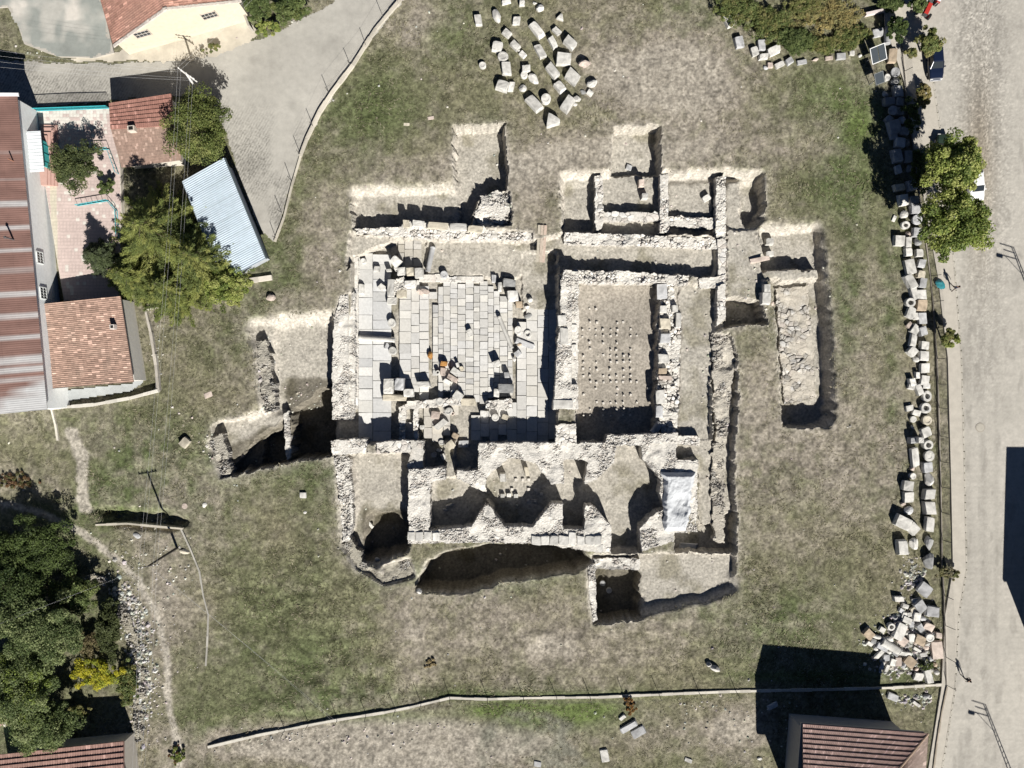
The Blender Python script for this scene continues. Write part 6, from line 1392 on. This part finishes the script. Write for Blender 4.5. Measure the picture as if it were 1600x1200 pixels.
def spruce(px, py, h, R_, label, cols, seed=1, n_wh=26, droop=.25, zb=0, leanpx=None):
    """px,py: apex as seen; whorled drooping branches carrying flat needle sprays"""
    rs = np.random.RandomState(seed); c = W(px, py, h); t = empty('spruce', label, 'tree', (c.x, c.y, zb))
    cols = np.array(cols) * 1.75; VV, FF, CC = [], [], []; off = 0; mb = MB(); mb.tube([(0, 0, -.3), (0, 0, h * .5), (0, 0, h * .98)], [.22, .13, .02], 8, (.13, .10, .08))
    for w in range(n_wh):
        f = w / (n_wh - 1); z = h * (.97 - f * .86); reach = R_ * (.06 + f ** .85 * .94)
        nb = int(4 + 6 * f)
        for b_ in range(nb):
            az = 2 * math.pi * (b_ + rs.rand() * .7) / nb + w * 1.1; L_ = reach * rs.uniform(.68, 1.12)
            dirv = np.array([math.cos(az), math.sin(az), 0]); m_ = max(12, int(L_ * 56))
            s_ = rs.rand(m_) ** .75
            dz = -droop * L_ * s_ ** 1.2 + .16 * L_ * np.clip(s_ - .72, 0, 1) * 2
            side = np.array([-dirv[1], dirv[0], 0]); wdt = .18 * L_ * (1 - s_) ** .7 * (.35 + .65 * np.clip(s_ * 4, 0, 1)) + .05
            lat = rs.uniform(-1, 1, m_)
            P = dirv * (s_ * L_ - np.abs(lat) * wdt * .6 * .0)[:, None] + side * (lat * wdt)[:, None] + np.array([0, 0, 1]) * (z + dz - np.abs(lat) * wdt * .35 + rs.normal(size=m_) * .04)[:, None]
            # needle twigs point outwards and forwards
            tw = dirv * .8 + side * (lat * .9)[:, None] + np.array([0, 0, -.12]) + rs.normal(size=(m_, 3)) * .18; tw /= np.linalg.norm(tw, axis=1)[:, None]
            up = np.array([0, 0, 1]) + rs.normal(size=(m_, 3)) * .35; wv = np.cross(up, tw); wv /= np.linalg.norm(wv, axis=1)[:, None] + 1e-9
            l = rs.uniform(.16, .34, m_)[:, None]; hw = l * .17
            V = np.stack([P - wv * hw, P + wv * hw, P + tw * l], 1).reshape(-1, 3)
            F = np.arange(m_ * 3).reshape(-1, 3) + off; off += m_ * 3
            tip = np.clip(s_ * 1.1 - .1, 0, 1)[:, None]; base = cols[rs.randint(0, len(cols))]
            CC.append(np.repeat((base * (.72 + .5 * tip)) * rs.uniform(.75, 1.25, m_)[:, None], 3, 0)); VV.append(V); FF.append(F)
            if b_ % 2 == 0: mb.tube([(0, 0, z), tuple(dirv * L_ * .6 + np.array([0, 0, z - droop * L_ * .5]))], [.035, .012], 4, (.13, .10, .08))
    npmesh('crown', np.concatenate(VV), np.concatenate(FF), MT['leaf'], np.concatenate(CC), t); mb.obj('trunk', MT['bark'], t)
    return t
GR = [(.09, .122, .042), (.125, .16, .056), (.165, .20, .075), (.065, .09, .03)]
OL = [(.14, .16, .052), (.19, .195, .07), (.10, .125, .04), (.24, .225, .095)]
SP = [(.10, .118, .036), (.135, .15, .044), (.075, .092, .03), (.165, .172, .055)]
DK = [(.045, .07, .024), (.065, .092, .03), (.09, .12, .038)]
BR = [(.17, .215, .05), (.24, .275, .075), (.32, .34, .115), (.12, .16, .042)]
def apex(cx, cy, h, zf=.3):
    k = (H - h * zf) / H
    return 800 + (cx - 800) * k * H / (H - h), 600 + (cy - 600) * k * H / (H - h)
spruce(*apex(255, 368, 10), 10, 7.2, 'tall drooping spruce, the biggest tree, between the terrace and the blue roofed shed', SP, 3, 26, .2)
spruce(*apex(318, 408, 8), 8, 5.6, 'second spruce crowding the southeast side of the tallest one', SP, 5, 24, .2)
spruce(*apex(160, 402, 5), 5, 2.7, 'small dark conifer on the terrace edge, left of the big spruces', [(.045, .055, .03), (.06, .075, .035)], 9)
spruce(*apex(208, 432, 5.5), 5.5, 3.8, 'low bluish green conifer between the small dark conifer and the orange roof', SP, 12)
spruce(*apex(268, 450, 6), 6, 4.6, 'low spruce at the southern foot of the big spruces, above the meadow', SP, 15)
broadleaf('leafy_tree', 352, 442, 4.2, 40, 36, 'bright green leafy bush at the meadow edge beside the blue shed', BR, 15000, .2, 90)
broadleaf('leafy_tree', 308, 198, 6.4, 58, 58, 'round olive green leafy tree beside the white utility pole', [(.11, .135, .038), (.155, .18, .056), (.075, .095, .03), (.20, .21, .075)], 30000, .2, 170)
broadleaf('garden_shrub', 122, 262, 3.6, 45, 40, 'dense dark shrub on the terrace in front of the teal door', [(.065, .085, .035), (.09, .11, .044), (.13, .15, .058)], 17000, .17, 110, cat='shrub', zb=.8)
broadleaf('garden_shrub', 172, 296, 1.8, 18, 14, 'small shrub in the shade between terrace and spruce', GR, 3500, .16, 30, cat='shrub', zb=.6)
broadleaf('garden_shrub', 330, 76, 1.0, 16, 9, 'little roadside bush by the cream house forecourt', OL, 2500, .14, 25, cat='shrub', trunk=False)
broadleaf('hedge_shrub', 400, 10, 2.4, 28, 20, 'green shrub right of the cream house, at the top edge', GR, 9000, .18, 60, cat='shrub')
broadleaf('hedge_shrub', 450, 16, 2.6, 34, 26, 'larger green shrub at the top edge where the lane leaves the picture', GR + OL[:1], 12000, .18, 70, cat='shrub')
broadleaf('hedge_shrub', 420, 42, 1.6, 26, 12, 'low green bush under the two shrubs beside the lane', BR, 5000, .16, 40, cat='shrub')
# street side trees
broadleaf('roadside_tree', 1484, 264, 8.4, 48, 54, 'big bright green roadside tree over the white car', BR, 17000, .30, 130, low=.4)
broadleaf('roadside_tree', 1488, 350, 8.2, 58, 60, 'second big roadside tree joining the first on its south side', BR, 18000, .30, 140, low=.4)
broadleaf('roadside_tree', 1452, 68, 3.4, 24, 28, 'olive young tree over the dark blue hatchback', OL + GR[1:3], 6000, .22, 45)
broadleaf('roadside_tree', 1425, 82, 1.8, 14, 14, 'thin sapling left of the dark blue hatchback', OL, 1500, .2, 18)
broadleaf('roadside_tree', 1483, 529, 2.6, 19, 18, 'small yellowish green tree on the pavement verge below the walking person', OL + BR[1:2], 3200, .22, 30)
broadleaf('roadside_plant', 1443, 150, 1.6, 16, 22, 'dry straw coloured plant on the pavement beside the shaded stones', [(.30, .25, .11), (.24, .20, .08), (.14, .15, .05)], 5000, .16, 40, cat='plant')
broadleaf('roadside_plant', 1433, 4, 2.4, 14, 16, 'dark green bush next to the red tractor', GR, 4500, .18, 35, cat='shrub')
broadleaf('roadside_plant', 1402, 44, 2.6, 17, 24, 'dark leafy bush shading the fallen column by the fence', DK, 7000, .2, 45, cat='shrub')
broadleaf('roadside_plant', 1424, 182, 2.6, 15, 34, 'dark hedge plant growing along the shaded fence', DK, 6000, .16, 40, cat='shrub', trunk=False)
broadleaf('roadside_plant', 1436, 262, 2.6, 14, 48, 'dark hedge along the fence behind the shaded stones', DK, 6000, .16, 45, cat='shrub', trunk=False)
broadleaf('roadside_plant', 1482, 896, 1.3, 22, 13, 'wispy dry bush spilling over the kerb above the rubble heap', [(.28, .25, .15), (.2, .19, .09), (.14, .15, .06)], 3500, .16, 30, cat='shrub', trunk=False)
broadleaf('roadside_plant', 1450, 1040, .9, 16, 9, 'dark weed clump between the stones of the corner heap', GR, 2500, .14, 25, cat='plant', trunk=False)
# overgrown top right corner
for i, (x, y, rx, ry, h, cols, lab) in enumerate([
 (1155, 12, 42, 32, 1.3, OL + GR[1:3], 'olive green thicket at the top edge, first from the left in the overgrown corner'),
 (1205, 36, 40, 34, 1.1, OL + GR[1:3], 'green thicket right of the first one in the overgrown corner'),
 (1242, 62, 32, 22, 1.2, GR, 'dark green bush just above the corner wall stones'),
 (1300, 26, 56, 36, .7, [(.34,.28,.12),(.29,.25,.11),(.23,.22,.10)], 'golden yellow weed patch in the overgrown corner'),
 (1258, 10, 40, 24, .8, OL + [(.26,.24,.11)], 'olive weed patch along the top edge beside the golden weeds'),
 (1330, 58, 34, 22, .8, OL + GR[1:2], 'green weed clump left of the flat slab in the corner'),
 (1285, 70, 34, 16, .7, OL, 'low weeds between the corner stones and golden patch'),
 (1392, 6, 22, 10, 1.4, GR, 'bush behind the short pinkish white wall')]):
    broadleaf('thicket', x, y, h, rx, ry, lab, cols, 12000, .15, 150, cat='bush', trunk=False, group='bushes of the overgrown corner', low=.02)
# lower left orchard
LG = [(.115, .15, .06), (.165, .20, .085), (.22, .25, .115), (.08, .11, .04)]
for x, y, rx, ry, h, cols, n, lab in [
 (44, 862, 78, 52, 4.0, [(.07,.10,.03),(.10,.135,.042),(.05,.07,.024)], 30000, 'dark round tree in the lower left orchard, closest to the footpath'),
 (20, 925, 70, 60, 5.0, DK, 20000, 'very dark tree in the middle of the left edge orchard'),
 (56, 985, 80, 62, 6.2, LG, 38000, 'broad mid green tree in the left orchard, below the very dark one'),
 (28, 1075, 74, 66, 6.6, LG + BR[:1], 34000, 'green tree at the left edge near the teal walled shed'),
 (66, 1134, 62, 46, 5.4, GR + LG, 28000, 'green tree just above the stepped red roof'),
 (112, 930, 44, 32, 3.0, GR + OL[:1], 12000, 'smaller green tree beside the stone bank top'),
 (170, 985, 20, 48, 3.2, [(.065,.078,.03),(.085,.10,.04)], 11000, 'slim dark green tree along the stone bank'),
 (200, 1066, 18, 40, 1.6, OL + GR, 8000, 'loose olive bush at the rubble path, right of the yellow bush')]:
    broadleaf('orchard_tree', x, y, h, rx, ry, lab, cols, n, .21, 150, group='trees of the lower left orchard')
broadleaf('yellow_bush', 152, 1052, 2.3, 46, 28, 'bright yellow green bush in the lower left orchard', [(.38, .36, .03), (.46, .42, .05), (.25, .28, .04)], 11000, .17, 70, cat='bush', trunk=False)
broadleaf('dry_bush', 142, 1008, 1.6, 30, 28, 'brownish dry undergrowth bush above the yellow bush', [(.2, .165, .09), (.16, .14, .07), (.12, .12, .05)], 8000, .16, 60, cat='bush', trunk=False)
broadleaf('dry_bush', 127, 1112, 1.4, 24, 14, 'dull olive bush in the black shade below the yellow bush', OL, 4000, .16, 40, cat='bush', trunk=False)
broadleaf('dry_bush', 985, 1103, .7, 13, 18, 'orange brown dead bush at the south boundary wall', [(.28, .16, .06), (.22, .13, .05)], 2500, .15, 25, cat='bush', trunk=False)
broadleaf('dry_bush', 675, 1035, .22, 15, 14, 'straw coloured round tussock on the trodden southern path', [(.40, .33, .19), (.34, .28, .16)], 1800, .15, 20, cat='plant', trunk=False)
broadleaf('dry_bush', 276, 1180, .5, 18, 18, 'green and red weed bush at the bottom edge by the footpath', BR + OL[:1] + [(.16, .08, .05)], 3500, .16, 30, cat='bush', trunk=False)
broadleaf('dry_bush', 24, 750, .35, 38, 16, 'reddish brown weed patch at the left edge above the footpath', [(.16, .10, .06), (.12, .12, .05), (.2, .12, .06)], 5000, .15, 50, cat='plant', trunk=False)

# ---------------------------------------------------------------- grass: nobody could count it
rs = np.random.RandomState(21); NG = 620000
X = rs.uniform(-70, 1670, NG); Y = rs.uniform(-70, 1270, NG)
d = samp(GD, X, Y); tuft = .55 * fbm(X, Y, 14, 3, 120) + .45 * fbm(X, Y, 5, 2, 121); kp = rs.rand(NG) < np.clip(d * (tuft * 4.2 - 1.5), 0, 1); X, Y = X[kp], Y[kp]; n = len(X)
z = samp(Z, X, Y); big = np.clip(fbm(X, Y, 60, 3, 130) * 2 - .5, .25, 1.3) * (.6 + .8 * samp(G, X, Y))
th = fbm(X, Y, 70, 3, 140) * 16 + rs.normal(size=n) * .7; ln = rs.uniform(.06, .34, n) * (.6 + .7 * big)
hgt = rs.uniform(.03, .13, n) * big; lean = np.stack([np.cos(th), np.sin(th)], -1) * ln[:, None]; a = th; w = rs.uniform(.03, .075, n)
base = samp(COL, X, Y) * .72 + np.stack([.10 + .1 * samp(D, X, Y), .115 + .07 * samp(D, X, Y), .048 + .05 * samp(D, X, Y)], -1) * .6
br = rs.uniform(.45, 1.5, n)[:, None]; straw = (rs.rand(n) < .16 + .22 * samp(D, X, Y))[:, None]
cb = np.where(straw, np.array([.36, .325, .23]), base) * br
bx, by = (X - 800) * S, (600 - Y) * S
Vs, Fs = [], []
for j in range(2):
    aa = a + j * 1.7; l = lean * (1 + j * .8) + np.stack([np.cos(aa), np.sin(aa)], -1) * .07
    Vs.append(np.stack([np.stack([bx - np.sin(aa) * w, by + np.cos(aa) * w, z - .01], -1), np.stack([bx + np.sin(aa) * w, by - np.cos(aa) * w, z - .01], -1), np.stack([bx + l[:, 0], by + l[:, 1], z + hgt], -1)], 1))
V = np.concatenate(Vs).reshape(-1, 3); F = np.arange(len(V)).reshape(-1, 3)
tag(npmesh('grass', V, F, MT['grass'], np.tile(np.repeat(cb, 3, 0), (2, 1))), kind='stuff')

# ================================================================ LIGHT AND CAMERA
el = R(36); hx, hy = -.359, .933
sun = bpy.data.lights.new('sun', 'SUN'); sun.energy = 5.0; sun.angle = R(.53); sun.color = (1.0, .965, .905)
so = bpy.data.objects.new('sun', sun); C.objects.link(so); so.location = (20, -50, 60)
so.rotation_euler = Vector((hx * math.cos(el), hy * math.cos(el), -math.sin(el))).to_track_quat('-Z', 'Y').to_euler()
w = bpy.data.worlds.new('World'); scene.world = w; w.use_nodes = True; nt = w.node_tree
sky = nt.nodes.new('ShaderNodeTexSky'); sky.sky_type = 'NISHITA'; sky.sun_disc = False; sky.sun_elevation = el; sky.sun_rotation = math.atan2(-hx, -hy)
bg = nt.nodes['Background']; bg.inputs['Strength'].default_value = .05; sky.altitude = 1100; sky.air_density = .3; sky.dust_density = .1; sky.ozone_density = 1.6; nt.links.new(sky.outputs['Color'], bg.inputs['Color'])
cam = bpy.data.cameras.new('camera'); cam.sensor_width = 36; cam.lens = 18 * H / 60.0; cam.clip_end = 9000; cam.clip_start = .5
co = bpy.data.objects.new('camera', cam); C.objects.link(co); co.location = (0, 0, H); co.rotation_euler = (0, 0, 0); scene.camera = co
vs_ = scene.view_settings; vs_.view_transform = 'Standard'; vs_.look = 'None'; vs_.exposure = .58; vs_.gamma = 1
scene.cycles.max_bounces = 4; scene.cycles.diffuse_bounces = 1; scene.cycles.transparent_max_bounces = 4
